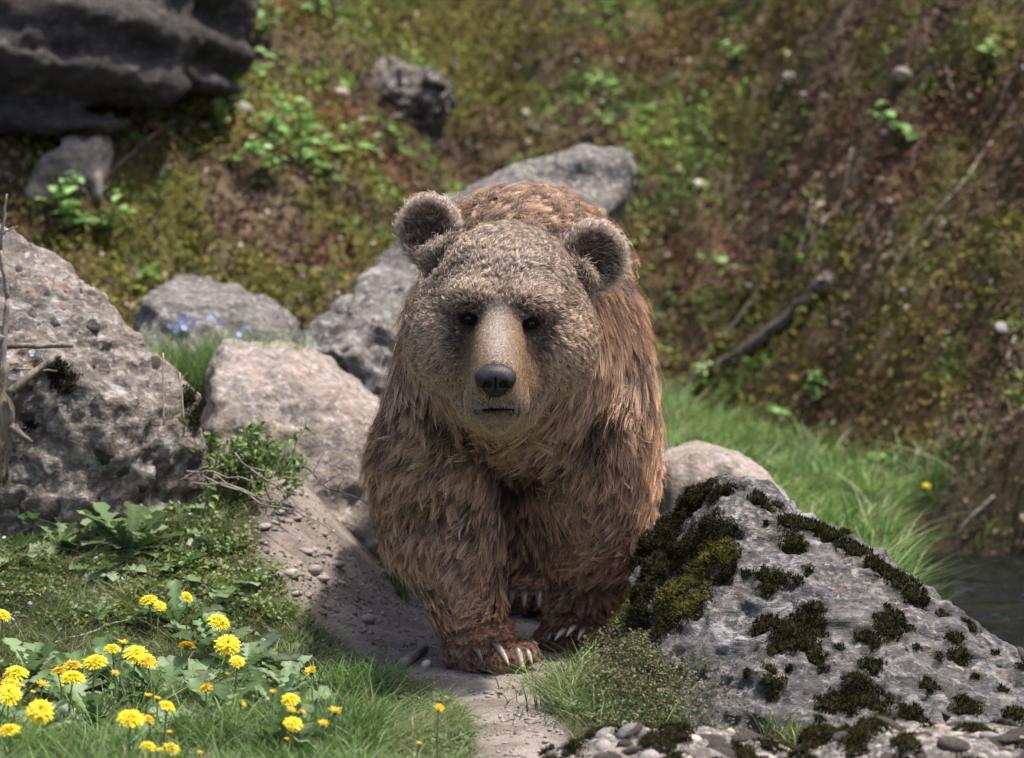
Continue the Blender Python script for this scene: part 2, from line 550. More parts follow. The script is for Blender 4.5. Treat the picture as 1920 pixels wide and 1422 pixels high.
def rock_shape(pts, res=0.014, k=0.02, amp=0.02, freq=4.0, seed=0, strata=None, pits=0.0, fine=0.004):
    pts = np.asarray(pts, float)
    N, D = hull_planes(pts)
    lo, hi = pts.min(0) - 0.1, pts.max(0) + 0.1
    xs, ys, zs = (np.arange(a, b + res, res) for a, b in zip(lo, hi))
    def hull(g):
        A = (g @ N.T - D).astype(np.float32)
        m = A.max(1)
        return m + k * np.log(np.exp(np.clip((A - m[:, None]) / k, -30, 0)).sum(1)) - k * 0.6
    F = sparse_field(hull, xs, ys, zs, amp * 3 + res * 5).ravel()
    near = np.abs(F) < amp * 3 + res * 3
    I, J, K = np.unravel_index(np.nonzero(near)[0], (len(xs), len(ys), len(zs)))
    g = np.stack([xs[I], ys[J], zs[K]], -1)
    dsp = amp * (fbm(g, freq, 3, seed) + 0.8 * ridge(g, freq * 1.7, 3, seed + 7))
    if strata is not None:
        ax, fr, am = strata
        u = g @ np.asarray(ax) + 0.05 * fbm(g, 3, 2, seed + 3)
        tri_ = np.abs((u * fr) % 1.0 - 0.5) * 2 - 0.5
        dsp = dsp + am * (np.tanh(5 * tri_) * 0.5 if am > 0.06 else tri_) * (0.5 + 0.5 * fbm(g, 5, 2, seed + 5))
    F[near] -= dsp
    v, f = surface_nets(F.reshape(len(xs), len(ys), len(zs)), xs, ys, zs)
    n = vert_normals(v, f)
    if ((v - v.mean(0)) * n).sum(1).mean() < 0:
        f = f[:, ::-1]; n = -n
    d = fine * (fbm(v, 34, 4, seed + 21, 0.65)) + fine * 1.2 * ridge(v, 17, 3, seed + 22)
    if pits:
        d = d - pits * sst(0.35, 0.6, fbm(v, 13, 2, seed + 31)) - pits * 0.7 * sst(0.45, 0.6, fbm(v, 30, 2, seed + 32))
    return v + n * d[:, None], f, n

M_ROCK_GREY = rock_mat('grey_rock', (0.070, 0.065, 0.062), (0.112, 0.104, 0.099), (0.040, 0.037, 0.037), 0.34, 70, 1.0, streak=(0.7, 0.8, 2.6), speck=0.55)
M_ROCK_TAN = rock_mat('tan_conglomerate', (0.15, 0.122, 0.099), (0.088, 0.073, 0.062), (0.20, 0.166, 0.134), 0.3, 42, 1.0, (0.26, 0.15, 0.09), grit=0.9, streak=(0.8, 0.8, 1.7))
M_ROCK_PALE = rock_mat('pale_sandstone', (0.235, 0.185, 0.15), (0.14, 0.12, 0.105), (0.28, 0.22, 0.175), 0.25, 70, 0.7, (0.32, 0.2, 0.12), 0.35, grit=0.3)
M_ROCK_BACK = rock_mat('weathered_grey_rock', (0.125, 0.109, 0.096), (0.060, 0.054, 0.049), (0.165, 0.148, 0.132), 0.4, 45, 1.0, (0.22, 0.17, 0.11), 0.7, grit=0.4)
M_ROCK_DARK = rock_mat('dark_slate_rock', (0.034, 0.029, 0.026), (0.020, 0.018, 0.018), (0.050, 0.040, 0.034), 0.02, 30, 0.9, (0.06, 0.036, 0.026), grit=0.15, streak=(0.5, 0.5, 3.0), speck=0.2)
M_ROCK_BROWN = rock_mat('earthy_rock', (0.06, 0.042, 0.03), (0.03, 0.023, 0.018), (0.12, 0.1, 0.085), 0.3, 40, 0.9, (0.12, 0.07, 0.04), 0.4)

def hull_pts(front, depth, extra=()):
    """front: (px, py, y) outline points; each also gets a twin further back and drawn in a little"""
    a = np.array([W(*q) for q in front])
    c = a.mean(0)
    b = a + (c - a) * 0.22
    b[:, 1] = a[:, 1] + depth
    return np.concatenate([a + (c - a) * 0.12 - np.array([0, depth * 0.12, 0]), a * 1.0 + np.array([0, depth * 0.35, 0]), b] + ([np.array([W(*q) for q in extra])] if len(extra) else []))

ROCKS = {}
def rock(name, label, pts, mat, res=0.016, group=None, bury=0.3, **k):
    pts = np.asarray(pts)
    if bury:
        lowp = pts[pts[:, 2] < pts[:, 2].min() + 0.35 * np.ptp(pts[:, 2])]
        pts = np.concatenate([pts, lowp - np.array([0, 0, bury])])
    v, f, n = rock_shape(pts, res, **k)
    base = np.array([v[:, 0].mean(), v[:, 1].mean(), v[:, 2].min()])
    o = mesh_obj(name, v, f, mat, loc=base)
    props(o, label, 'rock', group)
    ROCKS[label] = (o, v, f, vert_normals(v, f))
    return o

# mossy rock beside the bear's paw
mp = [W(1352, 892, 0.0), W(1318, 905, 0.06), W(1425, 900, 0.03), W(1392, 1010, -0.22), W(1300, 1210, -0.52), W(1262, 1360, -0.72),
      W(1430, 1440, -0.98), W(1700, 1440, -1.0), W(2000, 1440, -0.9), W(2120, 1400, -0.7), W(1565, 985, -0.02), W(1640, 1048, -0.08), W(1735, 1122, -0.12),
      W(1850, 1200, -0.2), W(1935, 1262, -0.25), W(2060, 1350, -0.3), W(1222, 1003, 0.14), W(1188, 1085, 0.06), W(1185, 1200, -0.05), W(1235, 1280, -0.3),
      W(1400, 960, 0.4), W(1240, 1100, 0.45), W(1600, 1100, 0.4), W(1850, 1250, 0.3), W(2050, 1380, 0.2)]
mossy = rock('mossy_rock', 'grey pyramid shaped rock with dark moss cushions beside the bear', mp, M_ROCK_GREY, 0.0105, k=0.010, amp=0.022, freq=6, seed=3,
             strata=((0.25, 0.2, 0.95), 15, 0.014), pits=0.018, fine=0.009)

lb = [W(-330, 300, 1.25), W(-60, 378, 1.2), W(0, 408, 1.15), W(100, 488, 1.1), W(205, 565, 1.05), W(262, 620, 1.0), W(325, 695, 0.95), W(368, 765, 0.92), W(380, 815, 0.95),
      W(330, 900, 0.95), W(240, 905, 0.8), W(100, 930, 0.7), W(-100, 950, 0.7), W(-400, 960, 0.8), W(20, 640, 0.72), W(-200, 600, 0.7), W(160, 720, 0.72), W(260, 800, 0.78),
      W(-330, 380, 2.0), W(0, 500, 2.0), W(200, 640, 1.9), W(340, 800, 1.7), W(300, 900, 1.7), W(-400, 900, 2.0)]
rock('conglomerate_boulder', 'large tan conglomerate boulder studded with pebbles at the picture edge', lb, M_ROCK_TAN, 0.0125, k=0.015, amp=0.022, freq=5, seed=11,
     strata=((0.55, 0.1, 0.83), 8, 0.03), pits=0.022, fine=0.010)
rock('pale_boulder', 'smooth pale boulder between the conglomerate boulder and the bear', hull_pts([(372, 700, 1.7), (402, 655, 1.8), (470, 660, 1.8), (545, 668, 1.8), (605, 700, 1.8), (665, 760, 1.75), (722, 800, 1.75),
     (735, 950, 1.6), (640, 985, 1.55), (500, 985, 1.5), (380, 900, 1.5)], 0.9), M_ROCK_PALE, 0.015, k=0.02, amp=0.032, freq=4, seed=21, fine=0.008, pits=0.006)
rock('grey_boulder', 'low rounded grey boulder with blue flowers growing before it', hull_pts([(240, 575, 3.0), (285, 533, 3.0), (370, 543, 3.0), (455, 560, 3.0), (525, 590, 3.0), (562, 625, 3.0), (560, 700, 2.9), (420, 730, 2.8), (230, 700, 2.8)], 0.8),
     M_ROCK_BACK, 0.017, k=0.02, amp=0.035, freq=4, seed=31, fine=0.010, pits=0.012)
rock('rock_slab', 'long slanting grey rock slab rising behind the bear', [*[W(*q) for q in [(668, 540, 3.5), (745, 448, 3.7), (880, 350, 4.0), (1010, 298, 4.2), (1105, 270, 4.3), (1165, 283, 4.3), (1192, 325, 4.3), (1165, 392, 4.1),
     (1050, 560, 3.6), (800, 680, 3.4), (690, 640, 3.4)]], *[W(*q) for q in [(700, 600, 4.5), (900, 420, 4.9), (1120, 320, 5.0), (1165, 350, 4.9), (1000, 600, 4.6)]]],
     M_ROCK_BACK, 0.018, k=0.012, amp=0.035, freq=4.5, seed=41, bury=0.12, strata=((-0.3, 0.2, 0.9), 6, 0.03), fine=0.009, pits=0.008)
rock('split_rock', 'cracked grey rock at the foot of the slanting slab', hull_pts([(548, 655, 2.9), (590, 615, 3.0), (660, 580, 3.0), (745, 560, 3.0), (830, 620, 3.0), (830, 760, 2.9), (720, 765, 2.8), (610, 705, 2.8)], 0.6),
     M_ROCK_BACK, 0.016, k=0.008, amp=0.055, freq=6, seed=51, strata=((0.5, 0.2, 0.85), 5, 0.04), fine=0.012, pits=0.015)
rock('tan_rock', 'rounded tan rock in the grass behind the mossy rock', hull_pts([(1215, 880, 1.6), (1262, 842, 1.6), (1310, 832, 1.6), (1372, 842, 1.6), (1440, 870, 1.6), (1482, 915, 1.6), (1530, 975, 1.6), (1560, 1080, 1.5), (1200, 1080, 1.5)], 0.6),
     M_ROCK_PALE, 0.016, k=0.025, amp=0.025, freq=4, seed=61, pits=0.006)
yh = G(130, 372)[1] + 0.06
rock('hillside_rock', 'pale weathered rock under the dark overhanging slab', hull_pts([(62, 345, yh), (95, 285, yh), (150, 262, yh), (192, 275, yh), (200, 320, yh), (150, 365, yh), (75, 385, yh)], 0.5), M_ROCK_PALE, 0.017, k=0.012, amp=0.05, freq=6, seed=71, fine=0.01)
yh = G(755, 245)[1] + 0.14
rock('root_bound_rock', 'dark earthy rock lump jutting out of the hillside', hull_pts([(682, 190, yh), (700, 150, yh), (755, 140, yh), (805, 155, yh), (822, 210, yh), (790, 248, yh), (705, 245, yh)], 0.5), M_ROCK_BROWN, 0.018, k=0.008, amp=0.09, freq=6, seed=76, fine=0.014, pits=0.02)
rock('overhanging_slab', 'dark layered rock slab overhanging the hillside', [*[W(*q) for q in [(-500, -330, 5.0), (-500, 215, 4.9), (-60, 232, 4.9), (120, 226, 4.9), (200, 214, 4.95), (290, 186, 5.0), (350, 150, 5.2), (352, 40, 5.3), (360, -330, 5.4), (-60, 100, 4.7), (150, 60, 4.75), (300, 40, 4.95)]],
     *[W(*q) for q in [(-500, -300, 7.6), (-500, 120, 7.4), (0, 130, 7.4), (330, 110, 7.4), (360, -300, 7.5)]]], M_ROCK_DARK, 0.024, k=0.006, amp=0.03, freq=4, fine=0.012, seed=81, bury=0, strata=((0.15, 0.1, 0.98), 4.6, 0.13))
rock('ledge_block', 'dark broken ledge block at the end of the overhanging slab', [*[W(*q) for q in [(300, -300, 5.4), (452, -300, 5.5), (458, 30, 5.5), (350, 62, 5.4), (440, 130, 5.5), (430, 150, 5.5), (300, 178, 5.3), (290, 120, 5.2)]],
     *[W(*q) for q in [(300, -300, 7.4), (470, -300, 7.4), (440, 100, 7.3), (290, 130, 7.3)]]], M_ROCK_DARK, 0.024, k=0.006, amp=0.04, freq=4, seed=86, bury=0, strata=((0.15, 0.1, 0.98), 6, 0.11))

# ------------------------------------------------------------------ the bear: one implicit body
def sd_ell(p, c, r, rot=None):
    q = p - np.asarray(c)
    if rot is not None: q = q @ rot
    r = np.asarray(r, float)
    k0 = np.sqrt(((q / r) ** 2).sum(-1)) + 1e-9
    k1 = np.sqrt(((q / (r * r)) ** 2).sum(-1)) + 1e-9
    return k0 * (k0 - 1) / k1

def sd_cone(p, a, b, r1, r2):
    a, b = np.asarray(a), np.asarray(b)
    ab = b - a
    t = np.clip(((p - a) @ ab) / (ab @ ab), 0, 1)
    d = p - a - t[..., None] * ab
    return np.sqrt((d * d).sum(-1)) - (r1 + (r2 - r1) * t)

def smin(a, b, k):
    h = np.clip(0.5 + 0.5 * (b - a) / k, 0, 1)
    return b + (a - b) * h - k * h * (1 - h)

def rz(deg):
    a = math.radians(deg)
    return np.array([[math.cos(a), 0, -math.sin(a)], [0, 1, 0], [math.sin(a), 0, math.cos(a)]])   # roll about y

HY = -0.30                                              # depth of the skull
def E(px, py, y, r, k, rot=None): return ('e', W(px, py, y), r, k, rot)
def Cn(a, b, r1, r2, k): return ('c', W(*a), W(*b), r1, r2, k)
ROLL = rz(6)
G_HEAD = [E(948, 540, HY + 0.02, (0.165, 0.185, 0.153), 0.05, ROLL),
          E(838, 622, HY - 0.01, (0.100, 0.140, 0.128), 0.05), E(1042, 634, HY - 0.01, (0.100, 0.140, 0.128), 0.05),
          E(940, 650, HY - 0.02, (0.165, 0.14, 0.12), 0.06),
          E(892, 559, HY - 0.106, (0.080, 0.086, 0.062), 0.035, ROLL), E(986, 567, HY - 0.106, (0.080, 0.086, 0.062), 0.035, ROLL),
          E(936, 735, HY - 0.06, (0.105, 0.14, 0.085), 0.05)]
G_MUZ = [Cn((938, 606, HY - 0.12), (930, 710, HY - 0.345), 0.060, 0.053, 0.05),
         Cn((938, 685, HY - 0.08), (930, 742, HY - 0.31), 0.092, 0.057, 0.05),
         E(902, 750, HY - 0.29, (0.038, 0.062, 0.042), 0.035), E(960, 750, HY - 0.29, (0.038, 0.062, 0.042), 0.035),
         Cn((934, 760, HY - 0.08), (931, 786, HY - 0.285), 0.066, 0.033, 0.018)]
G_EAR = [E(806, 430, HY + 0.07, (0.066, 0.028, 0.070), 0.02, rz(-12)), Cn((812, 455, HY + 0.06), (850, 505, HY + 0.06), 0.042, 0.05, 0.03),
         E(1113, 478, HY + 0.07, (0.064, 0.028, 0.070), 0.02, rz(18)), Cn((1104, 500, HY + 0.06), (1062, 530, HY + 0.06), 0.042, 0.05, 0.03)]
G_BODY = [Cn((948, 590, HY + 0.15), (980, 660, 0.30), 0.19, 0.275, 0.08),
          E(985, 615, 0.48, (0.27, 0.36, 0.30), 0.08), E(988, 460, 0.46, (0.165, 0.30, 0.115), 0.12),
          E(975, 655, 0.32, (0.25, 0.20, 0.15), 0.08),
          E(985, 670, 0.98, (0.305, 0.56, 0.28), 0.12), E(1005, 690, 1.50, (0.31, 0.42, 0.32), 0.12)]
G_LEG = [E(836, 775, 0.20, (0.135, 0.17, 0.21), 0.07), E(1118, 785, 0.30, (0.132, 0.18, 0.225), 0.07),
         Cn((812, 850, 0.20), (826, 985, 0.22), 0.144, 0.128, 0.05), Cn((826, 985, 0.22), (872, 1120, 0.16), 0.128, 0.082, 0.04), Cn((872, 1120, 0.16), (900, 1190, 0.12), 0.084, 0.072, 0.03),
         Cn((1112, 870, 0.34), (1112, 985, 0.42), 0.146, 0.128, 0.05), Cn((1112, 985, 0.42), (1100, 1090, 0.44), 0.128, 0.080, 0.04), Cn((1100, 1090, 0.44), (1086, 1152, 0.43), 0.084, 0.068, 0.03),
         Cn((1010, 880, 1.45), (1000, 1020, 1.38), 0.19, 0.115, 0.06), Cn((1000, 1020, 1.38), (1002, 1090, 1.28), 0.112, 0.082, 0.04),
         Cn((870, 900, 1.75), (868, 1040, 1.85), 0.18, 0.10, 0.06), Cn((868, 1040, 1.85), (870, 1075, 1.8), 0.10, 0.075, 0.04)]
G_PAW = [E(902, 1212, 0.085, (0.098, 0.125, 0.052), 0.035, rz(4)), E(1072, 1181, 0.41, (0.080, 0.12, 0.05), 0.035),
         E(1003, 1116, 1.16, (0.076, 0.14, 0.05), 0.03), E(868, 1085, 1.70, (0.075, 0.14, 0.05), 0.03)]
TOES = [(852, 1229, 0.02, 0.028), (889, 1232, -0.03, 0.032), (928, 1234, -0.045, 0.033), (963, 1231, -0.03, 0.031), (986, 1222, 0.005, 0.026),
        (1020, 1194, 0.34, 0.023), (1045, 1195, 0.31, 0.026), (1073, 1196, 0.30, 0.027), (1100, 1195, 0.315, 0.026), (1122, 1190, 0.35, 0.022),
        (963, 1128, 1.05, 0.024), (986, 1130, 1.02, 0.026), (1012, 1130, 1.02, 0.026), (1035, 1127, 1.05, 0.024)]
G_TOE = [E(a, b, c, (r, r * 1.3, r * 0.95), 0.016) for a, b, c, r in TOES]
EAR_CUT = [(W(804, 432, HY + 0.036), (0.047, 0.018, 0.051)), (W(1111, 484, HY + 0.036), (0.045, 0.018, 0.050))]
EYES = [(878, 598), (996, 607)]

def prim(p, q):
    return sd_ell(p, q[1], q[2], q[4]) if q[0] == 'e' else sd_cone(p, q[1], q[2], q[3], q[4])

def kof(q): return q[3] if q[0] == 'e' else q[5]

def group_sdf(p, g):
    d = None
    for q in g:
        v = prim(p, q)
        d = v if d is None else smin(d, v, kof(q))
    return d

EYE_C = []
def bear_sdf(p, cuts=True):
    d = group_sdf(p, G_BODY)
    d = smin(d, group_sdf(p, G_LEG), 0.06)
    d = smin(d, smin(group_sdf(p, G_PAW), group_sdf(p, G_TOE), 0.018), 0.03)
    hd = smin(group_sdf(p, G_HEAD), group_sdf(p, G_MUZ), 0.05)
    ear = group_sdf(p, G_EAR)
    if cuts:
        for c, r in EAR_CUT: ear = -smin(-ear, sd_ell(p, c, r), 0.012)
    hd = smin(hd, ear, 0.03)
    d = smin(d, hd, 0.05)
    if cuts:
        for c in EYE_C: d = -smin(-d, sd_ell(p, c, (0.023, 0.022, 0.017)), 0.014)
    return d

def hit(px, py, fn=lambda p: bear_sdf(p, False), y0=-0.9):
    d = ray(px, py)
    t = (y0 - CAM_Y) / d[1]
    for _ in range(80):
        p = CAM + d * t
        s = float(fn(p[None])[0])
        if s < 0.0005: break
        t += s * 0.8
    return CAM + d * t

for e in EYES: EYE_C.append(hit(*e) + np.array([0, -0.002, 0]))
bx = axis((-0.50, -0.28, 0.012), (-0.28, 0.26, 0.0085), (0.26, 0.50, 0.012))
by = axis((-0.80, -0.08, 0.0085), (-0.08, 0.5, 0.013), (0.5, 2.3, 0.03))
bz = axis((-0.06, 0.14, 0.0095), (0.14, 0.5, 0.014), (0.5, 1.3, 0.0095))
F = sparse_field(bear_sdf, bx, by, bz, 0.075)
bv, bf = surface_nets(F, bx, by, bz)
bn = vert_normals(bv, bf)
if ((bv - np.array([0, .5, .6])) * bn).sum(1).mean() < 0:
    bf = bf[:, ::-1]; bn = -bn
del F

BEAR_AT = np.array([0.03, 0.6, 0.0])
bear = empty('brown_bear', BEAR_AT, 'wet brown bear walking towards the viewer between rocks', 'bear')
t = NT('bear_skin')
M_SKIN = t.done(t.mix(t.noise(t.coord(), 30, 4), (0.030, 0.018, 0.011), (0.055, 0.032, 0.02)), 0.85, None, 0.1)
body = mesh_obj('body', bv, bf, M_SKIN, bear, loc=BEAR_AT)

# nose pad with two nostrils, mouth line, eyes
t = NT('nose_leather')
co = t.coord()
pb = t.voro(co, 330)
M_NOSE = t.done(t.mix(t.noise(co, 40, 4), (0.013, 0.011, 0.0105), (0.030, 0.027, 0.026)), 0.5, t.bump(pb, 0.35, 0.002), 0.3)
nc = hit(929, 712) + np.array([0, 0.013, 0])
NOSE_C = nc
def nose_sdf(p):
    q = p - nc
    d = sd_ell(q, (0, 0, 0.006), (0.050, 0.029, 0.029))
    d = smin(d, sd_ell(q, (0, 0.002, -0.018), (0.028, 0.024, 0.026)), 0.016)
    for s in (-1, 1):
        d = smin(d, sd_ell(q, (s * 0.026, -0.004, -0.004), (0.019, 0.021, 0.019)), 0.010)
        d = -smin(-d, sd_ell(q, (s * 0.0185, -0.026, -0.012), (0.0105, 0.020, 0.0085), rz(s * 25)), 0.005)
        d = -smin(-d, sd_ell(q, (s * 0.034, -0.012, -0.020), (0.013, 0.016, 0.0035), rz(-s * 30)), 0.004)
    d = -smin(-d, sd_ell(q, (0, -0.028, -0.022), (0.0022, 0.012, 0.028)), 0.003)
    return d
r = 0.0024
ax = [np.arange(-0.06, 0.061, r) + nc[i] for i in range(3)]
gp = np.stack(np.meshgrid(*ax, indexing='ij'), -1)
v, f = surface_nets(nose_sdf(gp.reshape(-1, 3)).reshape(gp.shape[:3]), *ax)
n = vert_normals(v, f)
if ((v - nc) * n).sum(1).mean() < 0: f = f[:, ::-1]
mesh_obj('nose', v, f, M_NOSE, bear, loc=nc)

t = NT('eye_gloss')
co = t.coord('Object')
M_EYE = t.done((0.014, 0.007, 0.004), 0.22, None, 0.25)
t = NT('eyelid_skin')
M_LID = t.done((0.008, 0.006, 0.005), 0.9, None, 0.05)
def ball(c, r, n=14):
    r = np.broadcast_to(r, (3,))
    th = np.linspace(0, math.pi, n); ph = np.arange(2 * n) * math.pi / n
    T, Pp = np.meshgrid(th, ph, indexing='ij')
    v = np.stack([np.sin(T) * np.cos(Pp), np.sin(T) * np.sin(Pp), np.cos(T)], -1).reshape(-1, 3) * r + np.asarray(c)
    m = 2 * n
    i, j = np.meshgrid(np.arange(n - 1), np.arange(m), indexing='ij')
    q = np.stack([i * m + j, (i + 1) * m + j, (i + 1) * m + (j + 1) % m, i * m + (j + 1) % m], -1).reshape(-1, 4)
    return v, q
for s, c in zip((-1, 1), EYE_C):
    ec = c + np.array([0, 0.007, 0.0])
    v, f = ball(ec, (0.0125, 0.0120, 0.0118))
    eye = mesh_obj('eye', v, f, M_EYE, bear, loc=ec)
    th = np.linspace(0, 2 * math.pi, 25)
    ring = np.stack([0.0165 * np.cos(th), -0.011 + 0.006 * np.abs(np.cos(th)), 0.0105 * np.sin(th) - s * 0.001 * np.cos(th)], -1) + ec
    v, fs = tube(ring, 0.0042, 6, False)
    me_ = mesh_data('eyelid', v - ec, fs[0], M_LID)
    lid = link('eyelid', me_, eye)

# lips
lp = []
for u in np.linspace(-1, 1, 25):
    q = hit(931 + u * 40, 767 + 3 * u * u)
    lp.append(q + np.array([0, 0.001, 0]))
v, fs = tube(np.array(lp), np.interp(np.linspace(-1, 1, 25), [-1, 0, 1], [0.002, 0.005, 0.002]), 8)
mesh_obj('mouth', v, fs, M_LID, bear, loc=lp[12])

# claws
t = NT('claw_horn')
M_CLAW = t.done(t.mix(t.ramp(t.attr('col', 'Fac'), [(0.0, 0.0), (1.0, 1.0)]), (0.035, 0.024, 0.018), (0.52, 0.43, 0.32)), 0.35, t.bump(t.noise(t.coord('Object', (60, 60, 8)), 3, 3), 0.2, 0.002), 0.5)
def claw(a, b, r, drop, pale):
    a, b = W(*a), W(*b)
    u = np.linspace(0, 1, 10)
    p = a[None] * (1 - u[:, None]) + b[None] * u[:, None] + np.array([0, -0.2, 1.0])[None] * (drop * np.sin(np.pi * u) * (1 - 0.3 * u))[:, None]
    r = r * 1.2
    v, fs = tube(p, r * np.array([0.9, 1, 1, .96, .9, .8, .68, .52, .33, .1]), 8)
    k = np.concatenate([np.repeat(u, 8), [0, 1]])
    k = np.clip(sst(0.15, 0.8, k) * pale + 0.02, 0, 1)
    o = mesh_obj('claw', v, fs, M_CLAW, bear, loc=a, cols=np.stack([k, k, k], -1))
CLAWS = [((924, 1207, -0.05), (955, 1249, -0.10), .0085, .012, 1.0), ((966, 1217, -0.05), (981, 1257, -0.085), .0095, .013, 0.95), ((983, 1220, -0.02), (998, 1247, -0.06), .0085, .010, 0.75),
         ((888, 1215, -0.055), (905, 1243, -0.10), .0075, .010, 0.15), ((852, 1220, 0.0), (862, 1240, -0.05), .007, .008, 0.12),
         ((1066, 1183, 0.29), (1040, 1201, 0.24), .0075, .010, 1.0), ((1083, 1177, 0.29), (1062, 1194, 0.23), .0075, .010, 1.0), ((1098, 1183, 0.30), (1083, 1201, 0.24), .007, .009, 0.9), ((1040, 1187, 0.31), (1026, 1202, 0.27), .006, .007, 0.3),
         ((962, 1112, 1.02), (958, 1136, 0.98), .007, .009, 0.15), ((984, 1112, 1.0), (982, 1140, 0.955), .0075, .01, 0.35), ((1010, 1112, 1.0), (1010, 1141, 0.955), .0075, .01, 0.35), ((1030, 1112, 1.02), (1034, 1138, 0.97), .007, .009, 0.2)]
for q in CLAWS: claw(*q)

# ------------------------------------------------------------------ fur: combed, clumped strands
def tri_sample(v, f, w, n):
    tri = np.concatenate([f[:, [0, 1, 2]], f[:, [0, 2, 3]]])
    a, b, c = v[tri[:, 0]], v[tri[:, 1]], v[tri[:, 2]]
    ar = 0.5 * np.linalg.norm(np.cross(b - a, c - a), axis=1)
    pw = ar * w[tri].mean(1)
    cdf = np.cumsum(pw)
    k = np.searchsorted(cdf, RNG.random(n) * cdf[-1])
    r1, r2 = np.sqrt(RNG.random(n)), RNG.random(n)
    u = np.stack([1 - r1, r1 * (1 - r2), r1 * r2], -1)
    return (v[tri[k]] * u[..., None]).sum(1), tri[k], u

def norm(a): return a / (np.linalg.norm(a, axis=-1, keepdims=True) + 1e-9)

hd_v = np.minimum(group_sdf(bv, G_HEAD), group_sdf(bv, G_MUZ))
mz_v = group_sdf(bv, G_MUZ)
er_v = group_sdf(bv, G_EAR)
bd_v = np.minimum(group_sdf(bv, G_BODY), group_sdf(bv, G_LEG))
lg_v = group_sdf(bv, G_LEG)
pw_v = np.minimum(group_sdf(bv, G_PAW), group_sdf(bv, G_TOE))
k_head = sst(0.02, -0.03, hd_v - bd_v) * sst(0.10, 0.0, bv[:, 1])
k_ear = sst(0.012, 0.0, er_v) * sst(0.0, 0.03, hd_v)
k_muz = sst(0.030, 0.0, mz_v) * sst(-0.37, -0.49, bv[:, 1])
k_paw = sst(0.03, -0.005, pw_v) * sst(0.16, 0.09, bv[:, 2])
k_shin = sst(0.36, 0.14, bv[:, 2])
eye_d = np.min([np.linalg.norm(bv - c, axis=1) for c in EYE_C], 0)
nose_d = np.linalg.norm((bv - NOSE_C) / np.array([1.1, 1, 1.0]), axis=1)
lip_d = np.min([np.linalg.norm(bv - q, axis=1) for q in lp], 0)
front = sst(1.3, 0.5, bv[:, 1])
dens = 0.16 + 0.84 * front
dens = dens * (1 + 2.4 * k_head + 1.5 * k_ear + 2.0 * k_muz + 1.0 * k_paw)
dens *= sst(0.010, 0.020, eye_d) * sst(0.036, 0.046, nose_d) * sst(0.004, 0.012, lip_d)
dens *= 0.25 + 0.75 * sst(0.75, 0.1, bn[:, 1])           # the far side needs less
dens[bv[:, 2] < 0.012] *= 0.1
# length
ln = 0.070 + 0.014 * sst(0.35, 0.6, bv[:, 2]) + 0.010 * fbm(bv, 5, 2, 101)
ln = ln + (0.031 - ln) * sst(0.2, 0.9, k_head)
ruff = k_head * sst(0.42, 0.75, np.clip(bd_v * 0 + 1 - np.abs(hd_v) * 0, 0, 1)) * sst(-0.36, -0.22, bv[:, 1])
ln = ln + 0.018 * ruff
face = k_head * sst(-0.34, -0.42, bv[:, 1])
ln = ln * (1 - 0.10 * face)
ln = ln + (0.026 - ln) * k_ear
ln = ln + (0.0125 - ln) * k_muz
ln = ln + (0.017 - ln) * k_paw * 0.95
ln = ln * (1 - 0.34 * k_shin * (1 - k_paw))
ln *= 0.22 + 0.78 * sst(0.015, 0.06, eye_d)
ln *= 0.35 + 0.65 * sst(0.04, 0.10, nose_d)
# comb direction
EARS_B = [W(840, 500, HY + 0.07), W(1070, 530, HY + 0.07)]
dn = np.zeros_like(bv); dn[:, 2] = -1.0
out = norm(bv - np.array([0.03, 0.4, 0.6])) * np.array([1, 0.3, 0])
back = np.array([0.05, 1.0, -0.15])
low = sst(1.0, 0.75, bv[:, 2])
D = dn * low[:, None] + back[None] * (0.15 + 0.85 * (1 - low))[:, None] + out * 0.35
D = D + np.array([0, -0.35, 0])[None] * (k_shin * (1 - k_paw))[:, None]
Dh = norm(bv - (NOSE_C + np.array([0, -0.02, 0.045]))) + np.array([0, 0.25, -0.20])
brow = np.exp(-((bv[:, 0] - NOSE_C[0]) ** 2) / 0.003) * sst(0.80, 0.90, bv[:, 2])
Dh = Dh + np.array([0, 0, 0.5]) * brow[:, None]
D = D * (1 - k_head[:, None]) + Dh * k_head[:, None]
eb = np.where((bv[:, 0] < 0.0)[:, None], EARS_B[0], EARS_B[1])
D = D * (1 - k_ear[:, None]) + (norm(bv - eb) + bn * 0.3) * k_ear[:, None]
D = D * (1 - k_paw[:, None]) + np.array([0.1, -0.75, -0.45])[None] * k_paw[:, None]
lift = 0.30 + 0.12 * (1 - low)
lift = lift * (1 - 0.30 * k_head) * (1 - 0.25 * face) * (1 - 0.5 * k_muz) + 0.25 * k_ear
clump = 0.95 * (1 - 0.16 * k_head) * (1 - 0.55 * k_ear) * (1 - 0.6 * k_muz) * (1 - 0.35 * k_paw)
# colours (root, tip)
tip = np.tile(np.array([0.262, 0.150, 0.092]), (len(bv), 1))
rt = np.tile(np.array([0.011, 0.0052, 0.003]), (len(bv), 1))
def cmix(a, c, k): return a * (1 - k[:, None]) + np.asarray(c)[None] * k[:, None]
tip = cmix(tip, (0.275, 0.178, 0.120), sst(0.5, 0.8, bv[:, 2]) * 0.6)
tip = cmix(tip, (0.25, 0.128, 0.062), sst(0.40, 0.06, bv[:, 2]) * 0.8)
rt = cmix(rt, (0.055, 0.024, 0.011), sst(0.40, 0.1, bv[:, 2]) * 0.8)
bk = sst(0.3, 0.7, bv[:, 1]) * sst(0.6, 0.8, bv[:, 2])
tip = cmix(tip, (0.27, 0.128, 0.060), bk)
rt = cmix(rt, (0.075, 0.032, 0.015), bk)
tip = cmix(tip, (0.262, 0.178, 0.127), k_head)
rt = cmix(rt, (0.013, 0.008, 0.0055), k_head)
